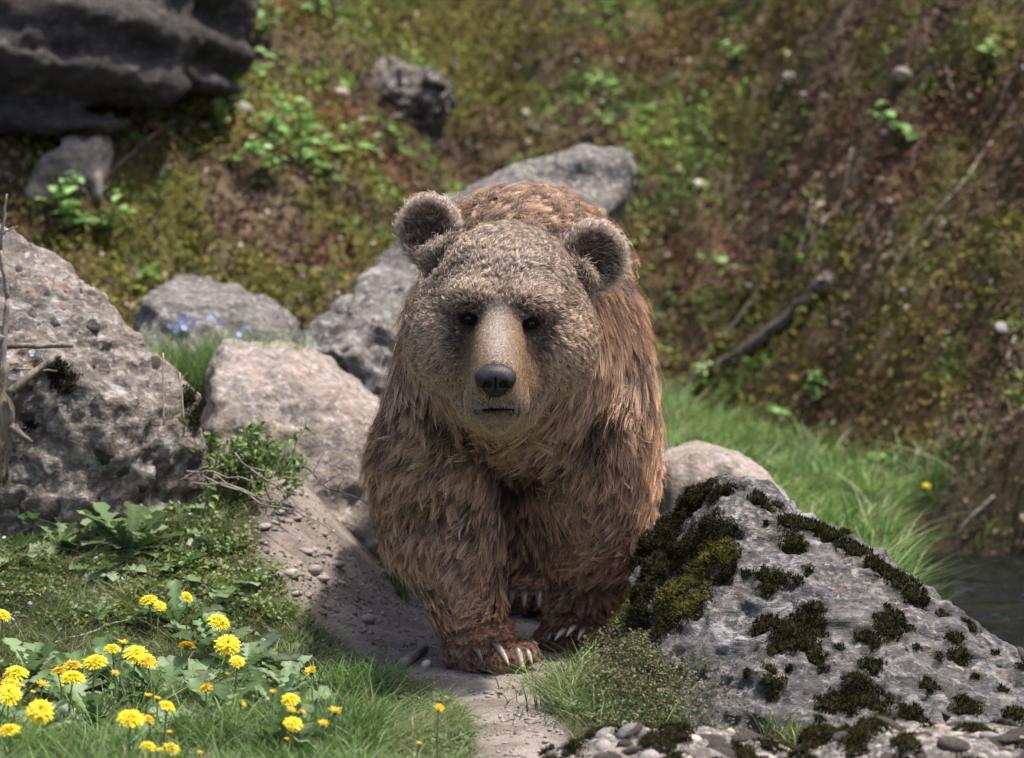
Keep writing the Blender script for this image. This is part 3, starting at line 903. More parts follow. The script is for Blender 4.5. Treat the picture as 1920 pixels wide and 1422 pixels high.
crown = k_head * sst(0.93, 1.03, bv[:, 2])
tip = cmix(tip, (0.265, 0.203, 0.153), crown * 0.8)
rt = cmix(rt, (0.07, 0.048, 0.034), crown * 0.8)
cheek = k_head * sst(0.09, 0.14, np.abs(bv[:, 0] + 0.03)) * sst(-0.30, -0.36, bv[:, 1]) * sst(0.93, 0.86, bv[:, 2])
tip = cmix(tip, (0.215, 0.146, 0.099), cheek * 0.7)
rt = cmix(rt, (0.024, 0.016, 0.0115), cheek * 0.8)
tip = cmix(tip, (0.225, 0.146, 0.086), k_muz); rt = cmix(rt, (0.14, 0.083, 0.047), k_muz)
bridge = k_muz * np.exp(-((bv[:, 0] - NOSE_C[0] - 0.004) ** 2) / 0.0010) * sst(NOSE_C[2] + 0.01, NOSE_C[2] + 0.05, bv[:, 2])
tip = cmix(tip, (0.225, 0.195, 0.162), bridge); rt = cmix(rt, (0.24, 0.195, 0.155), bridge)
chin = sst(0.05, 0.02, lip_d) * sst(NOSE_C[2] - 0.005, NOSE_C[2] - 0.035, bv[:, 2])
tip = cmix(tip, (0.12, 0.092, 0.075), chin); rt = cmix(rt, (0.05, 0.038, 0.03), chin)
jaw = k_head * sst(NOSE_C[2] - 0.085, NOSE_C[2] - 0.105, bv[:, 2])
tip = cmix(tip, (0.20, 0.135, 0.088), jaw)
ek = sst(0.062, 0.022, eye_d) * k_head
tip = cmix(tip, (0.035, 0.021, 0.014), ek); rt = cmix(rt, (0.015, 0.010, 0.007), ek)
ecut = np.min([sd_ell(bv, c, np.array(r) * 1.0) for c, r in EAR_CUT], 0)
inear = k_ear * sst(0.017, 0.006, ecut) * sst(0.1, -0.3, bn[:, 1])
rimk = k_ear * (1 - inear)
tip = cmix(tip, (0.27, 0.21, 0.165), rimk); rt = cmix(rt, (0.12, 0.09, 0.068), rimk)
tip = cmix(tip, (0.04, 0.027, 0.02), inear); rt = cmix(rt, (0.016, 0.012, 0.010), inear)
belly_shade = sst(0.30, 0.42, bv[:, 1]) * sst(-0.05, -0.5, bn[:, 2]) * sst(0.25, 0.4, bv[:, 2])  # shade under the body, painted into the tip and root colours
tip = cmix(tip, (0.035, 0.018, 0.011), belly_shade * 0.9); rt = cmix(rt, (0.012, 0.007, 0.005), belly_shade)
toe = k_paw * sst(0.095, 0.055, bv[:, 2])
tip = cmix(tip, (0.06, 0.032, 0.021), toe * 0.92); rt = cmix(rt, (0.02, 0.012, 0.008), toe)

NH, NP = 600000, 8
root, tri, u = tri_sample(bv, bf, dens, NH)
def at(a):
    q = a[tri]
    return (q * (u[..., None] if q.ndim == 3 else u)).sum(1)
N_ = norm(at(bn)); D_ = at(D)
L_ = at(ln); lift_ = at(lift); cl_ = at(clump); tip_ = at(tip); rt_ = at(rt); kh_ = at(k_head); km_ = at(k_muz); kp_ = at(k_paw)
# clump centres: random roots kept so that they lie well apart
ncl = 98000
kw_ = 1 + 1.6 * kh_
cid = RNG.choice(NH, ncl, replace=False, p=kw_ / kw_.sum())
kd = kdtree.KDTree(ncl)
for a, b in enumerate(root[cid]): kd.insert(b, a)
kd.balance()
jit = root + RNG.normal(0, 0.0022, root.shape)
near = np.array([kd.find(q)[1] for q in jit])
cc = cid[near]                                            # the leading strand of each strand's clump
# comb direction of each clump, with swirls and a random lean
sw = np.stack([fbm(root[cid], 6, 2, 121), fbm(root[cid], 6, 2, 122), fbm(root[cid], 6, 2, 123)], -1)
sw2 = RNG.normal(0, 1, (ncl, 3))
Dc = norm(D_[cid]) + sw * (1.25 - 1.0 * kh_[cid])[:, None] + sw2 * (0.17 - 0.07 * kh_[cid])[:, None]
Nc = N_[cid]
Dc = norm(Dc - Nc * (Dc * Nc).sum(1, keepdims=True))
lc = np.clip(lift_[cid] * (1 + 0.35 * RNG.normal(0, 1, ncl)), 0.08, 1.2)
Lc = L_[cid] * np.clip(1 + 0.22 * RNG.normal(0, 1, ncl), 0.5, 1.6)
curl = RNG.normal(0, 1, ncl) * (1 - 0.6 * kh_[cid])
Bc = np.cross(Nc, Dc)
tt = np.linspace(0, 1, NP)
def strand(N, Dd, B, L, lf, cu, grav):
    p = np.zeros((len(L), NP, 3))
    for a, t in enumerate(tt):
        h = lf * (t - 0.52 * t * t) * 1.35
        al = t * (0.72 + 0.28 * t)
        sd = cu * (0.36 * np.sin(2.6 * t + cu) * t) + 0.13 * np.sin(7.0 * t + 9 * cu) * t
        p[:, a] = (N * h[:, None] + Dd * al + B * sd[:, None]) * L[:, None]
        p[:, a, 2] -= grav * L * t * t
    return p
PC = strand(Nc, Dc, Bc, Lc, lc, curl, 0.22)
own_d = norm(Dc[near] + RNG.normal(0, 0.24, (NH, 3)))
own_d = norm(own_d - N_ * (own_d * N_).sum(1, keepdims=True))
own = strand(N_, own_d, np.cross(N_, own_d), Lc[near] * np.clip(1 + 0.2 * RNG.normal(0, 1, NH), 0.4, 1.5), lc[near] * np.clip(1 + 0.3 * RNG.normal(0, 1, NH), 0.1, 2), curl[near] + 0.4 * RNG.normal(0, 1, NH), 0.22)
pos = root[:, None] + own
lead = root[cc][:, None] + PC[near]
off = (root - root[cc])[:, None]
loose = RNG.random(NH) < 0.06
cvar = np.clip(1 + 0.22 * RNG.normal(0, 1, ncl), 0.45, 1.08)[near]
wgt = (np.clip(cl_ * cvar, 0, 0.97) * (1 - 0.8 * loose))[:, None, None] * (tt ** 0.75)[None, :, None]
pos = pos * (1 - wgt) + (lead + off * 0.16) * wgt
rad = (0.00043 - 0.00006 * np.maximum(kh_, kp_) - 0.00010 * km_)[:, None] * np.array([0.85, 1, 1, 1, 0.95, 0.85, 0.65, 0.2])[None]
rad = rad * np.clip(1 + 0.25 * RNG.normal(0, 1, (NH, 1)), 0.5, 1.7)
br = np.clip(1 + 0.30 * RNG.normal(0, 1, ncl)[near] + (0.16 + 0.16 * kh_) * RNG.normal(0, 1, NH), 0.3, 1.9)
hue = (0.10 * RNG.normal(0, 1, ncl)[near])
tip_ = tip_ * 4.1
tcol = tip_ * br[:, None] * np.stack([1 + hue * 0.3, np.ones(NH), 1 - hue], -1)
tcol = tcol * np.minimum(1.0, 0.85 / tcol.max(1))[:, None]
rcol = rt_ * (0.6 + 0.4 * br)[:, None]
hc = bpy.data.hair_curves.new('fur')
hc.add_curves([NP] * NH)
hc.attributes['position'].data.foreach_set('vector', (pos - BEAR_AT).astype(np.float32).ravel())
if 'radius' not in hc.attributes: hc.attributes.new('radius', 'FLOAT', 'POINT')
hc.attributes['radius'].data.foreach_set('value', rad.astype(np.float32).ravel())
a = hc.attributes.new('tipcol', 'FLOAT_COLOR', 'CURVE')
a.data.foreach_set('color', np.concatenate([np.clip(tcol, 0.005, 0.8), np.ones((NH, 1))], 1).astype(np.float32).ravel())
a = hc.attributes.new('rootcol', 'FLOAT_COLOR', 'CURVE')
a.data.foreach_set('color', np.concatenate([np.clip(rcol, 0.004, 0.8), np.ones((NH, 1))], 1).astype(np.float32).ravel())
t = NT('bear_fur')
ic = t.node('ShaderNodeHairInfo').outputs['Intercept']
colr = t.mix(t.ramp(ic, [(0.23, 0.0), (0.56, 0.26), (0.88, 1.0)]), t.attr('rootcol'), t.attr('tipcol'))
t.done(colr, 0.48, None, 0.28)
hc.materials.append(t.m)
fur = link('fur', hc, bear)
props(fur, kind='stuff')
del own, lead, pos, rad, PC

# ------------------------------------------------------------------ stones set in and on the rocks
def bvh(label):
    o, v, f, n = ROCKS[label]
    return BVHTree.FromPolygons(v.tolist(), f.tolist())
def cast(tree, px, py):
    d = Vector(ray(px, py)).normalized()
    h = tree.ray_cast(Vector(CAM), d)
    return (np.array(h[0]), np.array(h[1])) if h[0] is not None else (None, None)

def pebble_mesh(seed, flat=0.6, lng=1.35):
    bm = bmesh.new()
    bmesh.ops.create_icosphere(bm, subdivisions=2, radius=1.0)
    v = np.array([q.co[:] for q in bm.verts])
    f = np.array([[w.index for w in q.verts] for q in bm.faces])
    bm.free()
    n = v.copy()
    v = v * (1 + 0.16 * fbm(n + seed * 5.1, 1.1, 2, seed) + 0.05 * fbm(n + seed, 3, 2, seed))[:, None]
    v = v * np.array([lng, 1.0, flat])
    return mesh_data('pebble', v, f, M_PEB)
t = NT('river_pebble')
co = t.coord()
rc = t.ramp(t.rnd(), [(0.0, (0.20, 0.19, 0.185)), (0.16, (0.36, 0.31, 0.26)), (0.32, (0.28, 0.255, 0.235)), (0.48, (0.42, 0.34, 0.27)), (0.6, (0.155, 0.145, 0.14)), (0.74, (0.40, 0.37, 0.34)), (0.88, (0.33, 0.22, 0.18)), (1.0, (0.48, 0.44, 0.39))])
n = t.noise(co, 3.2, 6, 0.7)
rc = t.mix(t.ramp(n, [(0.35, 0.6), (0.6, 0.0)]), rc, (0.4, 0.37, 0.34), 'MULTIPLY')
M_PEB = t.done(rc, 0.75, t.bump(n, 0.35, 0.12), 0.3)
t = NT('bedded_stone')
co = t.coord()
rc = t.ramp(t.rnd(), [(0.0, (0.13, 0.108, 0.09)), (0.25, (0.17, 0.142, 0.116)), (0.45, (0.145, 0.12, 0.10)), (0.65, (0.20, 0.165, 0.133)), (0.8, (0.115, 0.098, 0.085)), (0.9, (0.19, 0.13, 0.10)), (0.96, (0.24, 0.215, 0.19)), (1.0, (0.42, 0.39, 0.36))])
n = t.noise(co, 2.6, 6, 0.75)
rc = t.mix(t.ramp(n, [(0.35, 0.8), (0.6, 0.0)]), rc, (0.35, 0.31, 0.28), 'MULTIPLY')
M_BED = t.done(rc, 0.9, t.bump(n, 0.8, 0.3), 0.2)
PEBS = [pebble_mesh(i, fl, lg) for i, (fl, lg) in enumerate([(0.6, 1.3), (0.75, 1.1), (0.5, 1.6), (0.8, 1.25), (0.65, 1.0), (0.55, 1.45), (0.7, 1.9), (0.85, 1.05)])]

BEDS = []
for i_, (fl, lg) in enumerate([(0.5, 1.5), (0.6, 1.2), (0.45, 2.0), (0.7, 1.3), (0.5, 1.1)]):
    m_ = pebble_mesh(40 + i_, fl, lg)
    m_.materials.clear(); m_.materials.append(M_BED)
    v_ = np.zeros(len(m_.vertices) * 3, np.float32); m_.vertices.foreach_get('co', v_); v_ = v_.reshape(-1, 3).astype(float)
    v_ = v_ * (1 + 0.22 * ridge(v_, 0.9, 2, 50 + i_) + 0.12 * fbm(v_, 2.5, 2, 60 + i_))[:, None]
    m_.vertices.foreach_set('co', v_.astype(np.float32).ravel()); m_.update()
    BEDS.append(m_)

def align(n, spin):
    z = Vector(n).normalized()
    x = z.orthogonal().normalized()
    y = z.cross(x)
    m = Matrix((x, y, z)).transposed()
    return (m @ Matrix.Rotation(spin, 3, 'Z')).to_euler()

def set_pebbles(parent, pts, nrm, sizes, sink=0.25, spin=None, name='pebble', kinds=None):
    kinds = kinds or PEBS
    pl = np.asarray(parent.location)
    for a, (p, n, s) in enumerate(zip(pts, nrm, sizes)):
        sp = RNG.random() * 6.28 if spin is None else spin + RNG.normal(0, 0.3)
        link(name, kinds[int(RNG.integers(len(kinds)))], parent, tuple(p - pl + n * s * (0.15 - sink)), align(n, sp), (s, s * RNG.uniform(0.8, 1.1), s * RNG.uniform(0.8, 1.1)))

def spread_on(label, n, rmin, cond=None, seed=0):
    """points on a rock, well apart"""
    o, v, f, nn = ROCKS[label]
    m = nn[:, 1] < 0.45
    if cond is not None: m &= cond(v, nn)
    ids = np.nonzero(m)[0]
    rg = np.random.default_rng(seed)
    ids = rg.permutation(ids)
    keep = []
    cell = {}
    for k in ids:
        key = tuple(np.floor(v[k] / rmin).astype(int))
        ok = True
        for dx in (-1, 0, 1):
            for dy in (-1, 0, 1):
                for dz in (-1, 0, 1):
                    for w in cell.get((key[0] + dx, key[1] + dy, key[2] + dz), ()):
                        if np.abs(v[w] - v[k]).max() < rmin: ok = False
        if ok:
            keep.append(k); cell.setdefault(key, []).append(k)
            if len(keep) >= n: break
    return v[keep], nn[keep]

# ------------------------------------------------------------------ moss cushions
M_MOSS = leaf_mat('moss_tips', 0.12, 0.9, 0.1, False)
def moss_patch(parent, v, f, n, centre, r, h, seed, cols=((0.012, 0.012, 0.004), (0.050, 0.043, 0.012)), name='moss_patch', dens=60000, stretch=None):
    sel = np.nonzero((np.abs(v - centre) < r * 2.2).all(1))[0]
    lut = np.full(len(v), -1, np.int64); lut[sel] = np.arange(len(sel))
    f = lut[f]; f = f[(f >= 0).all(1)]
    v, n = v[sel], n[sel]
    if len(f) < 3: return None
    q = v - centre
    if stretch is not None:
        ax, k = stretch
        al = q @ ax
        q = q - np.outer(al * (1 - 1 / k), ax)
    d = np.linalg.norm(q, axis=1) / r + 0.42 * fbm(v, 30, 3, 300 + seed) + 0.25 * fbm(v, 70, 2, 400 + seed)
    prof = np.sqrt(np.clip(1 - d * d, 0, 1)) * (0.75 + 0.5 * fbm(v, 45, 2, 500 + seed))
    fm = (d[f] < 1.3).all(1)
    if fm.sum() < 3: return None
    ff = f[fm]
    ids, inv = np.unique(ff, return_inverse=True)
    ff = inv.reshape(ff.shape)
    vv = v[ids] + n[ids] * (prof[ids] * h + 0.001)[:, None]
    nn = n[ids]; dd = d[ids]
    tri = np.concatenate([ff[:, [0, 1, 2]], ff[:, [0, 2, 3]]])
    ar = 0.5 * np.linalg.norm(np.cross(vv[tri[:, 1]] - vv[tri[:, 0]], vv[tri[:, 2]] - vv[tri[:, 0]]), axis=1)
    m = int(np.clip(ar.sum() * dens, 60, 6000))
    rg = np.random.default_rng(seed)
    k = rg.choice(len(tri), m, p=ar / ar.sum())
    r1, r2 = np.sqrt(rg.random(m)), rg.random(m)
    u = np.stack([1 - r1, r1 * (1 - r2), r1 * r2], -1)
    keep = rg.random(m) < sst(1.3, 0.75, (dd[tri[k]] * u).sum(1))
    k, u = k[keep], u[keep]; m = len(k)
    if m < 4: return None
    ff = ff[(dd[ff] < 0.86).all(1)]
    P = (vv[tri[k]] * u[..., None]).sum(1)
    Nn = (nn[tri[k]] * u[..., None]).sum(1) + rg.normal(0, 0.45, (m, 3))
    Nn /= np.linalg.norm(Nn, axis=1, keepdims=True)
    S_ = np.cross(Nn, rg.normal(0, 1, (m, 3))); S_ /= np.linalg.norm(S_, axis=1, keepdims=True) + 1e-9
    L = rg.uniform(0.006, 0.013, m); w = L * 0.20
    bvv = np.stack([P - S_ * w[:, None] - Nn * 0.002, P + S_ * w[:, None] - Nn * 0.002, P + Nn * L[:, None]], 1).reshape(-1, 3)
    c0, c1 = np.array(cols[0]), np.array(cols[1])
    br = rg.uniform(0.6, 1.3, m)[:, None] * (1 + 0.6 * fbm(P, 25, 2, 600 + seed))[:, None]
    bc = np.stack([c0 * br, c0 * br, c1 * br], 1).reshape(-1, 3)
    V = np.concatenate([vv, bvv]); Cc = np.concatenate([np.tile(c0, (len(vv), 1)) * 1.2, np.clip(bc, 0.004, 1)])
    T = len(vv) + np.arange(m * 3).reshape(-1, 3)
    o = mesh_obj(name, V, [ff.astype(np.int32), T.astype(np.int32)], M_MOSS, parent, loc=centre, cols=Cc)
    return o

ML = 'grey pyramid shaped rock with dark moss cushions beside the bear'
mo, mv, mf, mn = ROCKS[ML]
mt = bvh(ML)
MOSS = [(1425, 937, 15), (1440, 955, 9), (1462, 950, 10), (1485, 978, 22), (1520, 985, 20), (1550, 1000, 18), (1575, 1005, 14), (1487, 1020, 20), (1480, 1035, 12), (1590, 1025, 22), (1615, 1038, 18), (1640, 1055, 16), (1660, 1075, 22), (1690, 1095, 22), (1715, 1112, 18),
        (1382, 993, 8), (1515, 1070, 10), (1435, 1085, 17), (1437, 1105, 14), (1462, 1088, 17), (1498, 1090, 8), (1400, 1078, 8), (1530, 1140, 12), (1531, 1165, 11), (1445, 1170, 20), (1425, 1190, 14), (1480, 1185, 26), (1505, 1165, 20), (1500, 1205, 24), (1470, 1215, 24), (1535, 1190, 14), (1455, 1222, 14), (1525, 1235, 18), (1542, 1253, 11),
        (1574, 1215, 8), (1442, 1255, 11), (1452, 1280, 14), (1455, 1305, 12), (1480, 1252, 7), (1403, 1262, 7), (1670, 1160, 22), (1665, 1185, 20), (1640, 1205, 15), (1625, 1195, 14), (1700, 1182, 11), (1632, 1250, 18), (1615, 1285, 24), (1622, 1310, 26), (1595, 1325, 20), (1562, 1322, 22), (1650, 1330, 16), (1717, 1217, 8), (1793, 1197, 14), (1768, 1155, 9), (1818, 1175, 14), (1800, 1235, 15), (1762, 1235, 8), (1742, 1290, 15), (1705, 1340, 18), (1665, 1310, 10), (1808, 1335, 24), (1830, 1270, 8), (1865, 1225, 8), (1915, 1255, 12), (1905, 1340, 16), (1880, 1295, 8), (1535, 1350, 8), (1598, 1268, 7), (1366, 1070, 12), (1350, 1090, 10)]
for a, (px_, py_, r_) in enumerate(MOSS):
    p, n_ = cast(mt, px_, py_)
    if p is not None:
        moss_patch(mo, mv, mf, mn, p, r_ * 1.45 / 760, 0.005 + r_ * 0.00024, a)
cen = [(cast(mt, a, b)[0], r_ * 1.45 / 760) for a, b, r_ in MOSS]
for a in range(70):
    px_, py_, r_ = MOSS[int(RNG.integers(len(MOSS)))]
    p, n_ = cast(mt, px_ + RNG.normal(0, 22), py_ + RNG.normal(0, 22))
    if p is not None: moss_patch(mo, mv, mf, mn, p, RNG.uniform(5, 9) / 760, 0.007, 900 + a)
sdist = np.min([np.linalg.norm(mv - c0, axis=1) / r0 for c0, r0 in cen if c0 is not None], 0)
stain = sst(1.75, 0.9, sdist + 0.8 * fbm(mv, 28, 3, 700))
at_ = mo.data.attributes.new('stain', 'FLOAT', 'POINT')
at_.data.foreach_set('value', stain.astype(np.float32))
# moss mat over the shaded flank
for a, (px_, py_, r_) in enumerate([(1215, 1040, 40), (1250, 1000, 45), (1290, 955, 45), (1320, 925, 30), (1240, 1070, 50), (1290, 1030, 50), (1320, 990, 40), (1210, 1110, 45), (1260, 1120, 45), (1315, 1080, 40), (1340, 1040, 35), (1355, 1000, 26), (1200, 1160, 40), (1300, 1140, 40), (1250, 1180, 45), (1365, 1040, 26), (1345, 925, 18), (1370, 920, 15)]):
    p, n_ = cast(mt, px_, py_)
    if p is not None:
        g_ = a in (8, 9, 10, 13, 15)
        moss_patch(mo, mv, mf, mn, p, r_ * 1.15 / 740, 0.016, 80 + a, ((0.026, 0.027, 0.006), (0.14, 0.125, 0.025)) if g_ else ((0.010, 0.010, 0.004), (0.042, 0.038, 0.011)), 'moss_mat', 45000)
pp, nn_ = spread_on(ML, 70, 0.045, lambda v, n: (n[:, 1] < 0.2) & (v[:, 0] > 0.35), 4)
set_pebbles(mo, pp, nn_, RNG.uniform(0.006, 0.020, len(pp)), 0.6, None, 'pebble', BEDS)
pp, nn_ = spread_on(ML, 40, 0.035, lambda v, n: (px_of(v)[0] > 1690) & (n[:, 1] < 0.2), 5)
set_pebbles(mo, pp, nn_, RNG.uniform(0.010, 0.028, len(pp)), 0.55, None, 'pebble', BEDS)

LL = 'large tan conglomerate boulder studded with pebbles at the picture edge'
lo, lv, lf, lnn = ROCKS[LL]
pp, nn_ = spread_on(LL, 210, 0.032, lambda v, n: (n[:, 1] < 0.15) & (px_of(v)[0] > -80), 6)
set_pebbles(lo, pp, nn_, 0.006 + 0.026 * RNG.random(len(pp)) ** 2.6, 0.6, 0.6, 'pebble', BEDS)
lt = bvh(LL)
for a, (px_, py_, r_) in enumerate([(118, 715, 22), (105, 690, 16), (355, 745, 16), (362, 785, 18), (225, 560, 14), (60, 800, 14)]):
    p, n_ = cast(lt, px_, py_)
    if p is not None: moss_patch(lo, lv, lf, lnn, p, r_ * 1.3 / 680, 0.008, 140 + a)

# pebbly rocks at the near edge
M_MATRIX = rock_mat('pebble_matrix', (0.11, 0.092, 0.077), (0.06, 0.052, 0.045), (0.17, 0.145, 0.12), 0.2, 70, 0.9)
def pebbly(label, pts, seed, npeb):
    o = rock('conglomerate_rock', label, pts, M_MATRIX, 0.011, bury=0.15, k=0.015, amp=0.02, freq=6, seed=seed, pits=0.01, fine=0.006, group='pebbly rocks at the near edge')
    v, n = spread_on(label, npeb, 0.017, lambda v, n: (n[:, 2] > -0.1) & (v[:, 2] > -0.1), seed)
    set_pebbles(o, v, n, 0.006 + 0.024 * RNG.random(len(v)) ** 2.2, 0.3, None, 'pebble', PEBS + BEDS + BEDS)
    v, n = spread_on(label, 34, 0.045, lambda v, n: (n[:, 2] > 0.2), seed + 1)
    _, rv, rf, rn = ROCKS[label]
    for a in range(len(v)):
        moss_patch(o, rv, rf, rn, v[a], RNG.uniform(0.02, 0.05), 0.016, 200 + seed * 20 + a, ((0.014, 0.014, 0.004), (0.055, 0.046, 0.012)))
pebbly('low mossy bed of cemented pebbles at the bottom edge nearest the trail', [W(*q) for q in [(985, 1430, -1.55), (1060, 1388, -1.5), (1130, 1364, -1.46), (1215, 1352, -1.42), (1330, 1364, -1.42), (1440, 1380, -1.45), (1500, 1400, -1.5), (1500, 1500, -1.8), (1000, 1500, -1.8), (1200, 1400, -1.7), (1100, 1420, -1.2), (1450, 1430, -1.2)]], 7, 210)
pebbly('tan pebble conglomerate rock filling the bottom corner below the mossy rock', [W(*q) for q in [(1480, 1410, -1.6), (1520, 1375, -1.55), (1600, 1350, -1.5), (1690, 1340, -1.45), (1780, 1345, -1.45), (1860, 1348, -1.45), (1960, 1362, -1.45), (2080, 1380, -1.5), (2080, 1500, -1.8), (1480, 1500, -1.85), (1700, 1390, -1.75), (1900, 1400, -1.75), (1600, 1420, -1.2), (2000, 1420, -1.2)]], 8, 230)

# stones, stick and pebbles lying on the trail
def loose_stone(px_, py_, s, label, group=None, mat=None, name='pebble', cat='stone'):
    p = G(px_, py_)
    m = PEBS[int(RNG.integers(len(PEBS)))]
    if mat is not None:
        m = m.copy(); m.materials.clear(); m.materials.append(mat)
    o = link(name, m, None, (p[0], p[1], p[2] + s * 0.25), (RNG.normal(0, .15), RNG.normal(0, .15), RNG.random() * 6.28), (s, s, s * 0.85))
    return props(o, label, cat, group)
t = NT('cream_stone')
M_CREAM = t.done(t.mix(t.noise(t.coord(), 2, 5), (0.46, 0.38, 0.29), (0.56, 0.49, 0.40)), 0.6, None, 0.4)
loose_stone(799, 1249, 0.0165, 'smooth cream pebble beside the short stick near the front paw', None, M_CREAM)
loose_stone(485, 1078, 0.026, 'angular brown stone lying where the grass meets the trail')
loose_stone(690, 1165, 0.024, 'rough grey stone half sunk at the grassy trail edge')
loose_stone(400, 1063, 0.022, 'pale flat stone beside the broad leaf rosette')
loose_stone(632, 1063, 0.023, 'oval grey cobble in the shade behind the small cobbles')
for q in [(590, 1073, .022, 'dark cobble in the middle of the shaded cobbles'), (548, 1080, .024, 'largest flat cobble of the shaded cobbles'), (520, 1083, .018, 'cobble nearest the lawn among the shaded cobbles'), (605, 1088, .02, 'cobble lowest down the slope among the shaded cobbles'), (556, 1116, .016, 'pale cobble in the grass below the shaded cobbles'),
          (578, 1118, .013, 'tiny cobble beside the pale one below the shaded cobbles'), (640, 1095, .014, 'small cobble nearest the bear among the shaded cobbles'), (615, 1042, .015, 'small cobble uphill of the oval grey cobble'), (575, 1035, .014, 'small cobble at the sunny edge of the bare bank')]:
    loose_stone(q[0], q[1], q[2], q[3], 'cobbles in the shade beside the trail')
for k in range(34):
    px_, py_ = RNG.uniform(400, 700), RNG.uniform(925, 1040)
    loose_stone(px_, py_, RNG.uniform(0.006, 0.016), 'small stone on the bare bank below the leafy shrub', 'small stones on the bare bank')
for k in range(36):
    py_ = RNG.uniform(1240, 1420); px_ = 790 + (py_ - 1240) * 0.75 + RNG.uniform(-40, 220 - (py_ - 1240) * 0.25)
    loose_stone(px_, py_, RNG.uniform(0.003, 0.008), 'tiny stone chip lying on the dusty trail', 'stone chips on the trail')

M_BARK = NT('grey_bark'); t = M_BARK
co = t.coord('Object', (30, 30, 30))
n = t.noise(co, 1.0, 6, 0.7)
M_BARK = t.done(t.mix(t.ramp(n, [(0.35, 0.0), (0.65, 1.0)]), (0.11, 0.09, 0.075), (0.30, 0.25, 0.21)), 0.9, t.bump(n, 0.7, 0.004), 0.15)
t = NT('pale_wood')
n = t.noise(t.coord('Object', (40, 40, 40)), 1.0, 5, 0.6)
M_WOOD = t.done(t.mix(n, (0.26, 0.19, 0.14), (0.46, 0.37, 0.29)), 0.85, t.bump(n, 0.5, 0.003), 0.15)
t = NT('stump_bark')
n = t.noise(t.coord('Object', (30, 30, 12)), 1.0, 6, 0.75, dist=0.8)
M_STUMP = t.done(t.mix(t.ramp(n, [(0.38, 0.0), (0.62, 1.0)]), (0.07, 0.055, 0.042), (0.24, 0.20, 0.15)), 0.95, t.bump(n, 1.0, 0.008), 0.1)
t = NT('dark_branch')
n = t.noise(t.coord('Object', (18, 18, 18)), 1.0, 6, 0.7)
M_DARKW = t.done(t.mix(t.ramp(n, [(0.4, 0.0), (0.65, 1.0)]), (0.045, 0.034, 0.028), (0.17, 0.15, 0.135)), 0.9, t.bump(n, 0.8, 0.01), 0.15)

def stick(name, label, cat, a, b, r0, r1, mat, amp=0.01, seed=0, n=14, sag=0, group=None, forks=()):
    a, b = np.asarray(a, float), np.asarray(b, float)
    p = wander(a, b, n, amp, seed, sag)
    rr = np.linspace(r0, r1, n) * (1 + 0.14 * fbm(np.stack([np.arange(n) * 0.7, np.full(n, seed), np.zeros(n)], -1), 1, 2, seed))
    V, Fs = tube(p, rr, 8)
    fv, fq, ft = [V], [Fs[0]], [Fs[1]]
    off = len(V)
    for (u, dx, dy, dz, fr) in forks:
        k = int(u * (n - 1))
        e = p[k] + np.array([dx, dy, dz])
        V2, F2 = tube(wander(p[k], e, 7, amp * 0.4, seed + k), np.linspace(fr, fr * 0.4, 7), 6)
        fv.append(V2); fq.append(F2[0] + off); ft.append(F2[1] + off); off += len(V2)
    o = mesh_obj(name, np.concatenate(fv), [np.concatenate(fq), np.concatenate(ft)], mat, loc=a)
    return props(o, label, cat, group)

sa, sb = G(752, 1257), G(795, 1229)
stick('short_stick', 'short barkless stick stub lying in front of the bear', 'stick', sa + [0, 0, 0.014], sb + [0, 0, 0.014], 0.0135, 0.0125, M_BARK, 0.004, 3)

# stump and twig against the boulder
p0 = W(-30, 800, 0.60)
stem = W(8, 700, 0.60)
pts = np.array([W(-60, 860, .62), W(-20, 790, .58), W(0, 735, .58), W(5, 690, .60)])
st = empty('gnarled_stump', p0, 'gnarled pale root stump with bare upright twig against the boulder', 'stump')
V, Fs = tube(wander(W(-10, 900, .60), W(8, 690, .60), 12, 0.02, 5), np.array([.036, .035, .034, .033, .032, .031, .029, .025, .02, .016, .013, .010]), 16)
mesh_obj('base', V + 0.016 * norm(V - V.mean(0)) * (fbm(V, 30, 3, 5) + 0.7 * ridge(V * [1, 1, .3], 50, 2, 6))[:, None], Fs, M_STUMP, st, loc=p0)
for a, b, r0, r1, sd, nm in [((2, 700, .60), (14, 560, .62), .010, .007, 1, 'twig'), ((14, 560, .62), (0, 470, .62), .007, .0055, 2, 'twig'), ((0, 470, .62), (13, 364, .62), .0055, .003, 3, 'twig'),
                             ((4, 440, .62), (33, 425, .60), .003, .002, 4, 'twig'), ((15, 740, .56), (100, 672, .60), .014, .008, 6, 'branch_stub'), ((-10, 660, .60), (5, 630, .60), .008, .006, 7, 'twig'), ((20, 800, .56), (60, 830, .56), .012, .005, 9, 'root')]:
    V, Fs = tube(wander(W(*a), W(*b), 9, 0.008, sd), np.linspace(r0, r1, 9), 8)
    mesh_obj(nm, V, Fs, M_STUMP if r0 > .01 else M_BARK, st, loc=W(*a))
stick('broken_stick', 'short broken stick lying flat across the big boulder', 'stick', W(10, 650, .64), W(138, 648, .64), 0.0085, 0.0065, M_STUMP, 0.006, 8)
stick('thin_twig', 'thin grey twig curving beside the gnarled stump', 'twig', W(30, 692, .62), W(108, 696, .64), 0.0035, 0.0025, M_BARK, 0.012, 9)

# ------------------------------------------------------------------ leaves and blades
M_GRASS = leaf_mat('grass_blade', 0.35, 0.5, 0.3, False)
M_LEAF = leaf_mat('green_leaf', 0.30, 0.5, 0.35, False)
M_LITTER = leaf_mat('bank_litter', 0.15, 0.9, 0.1, False)

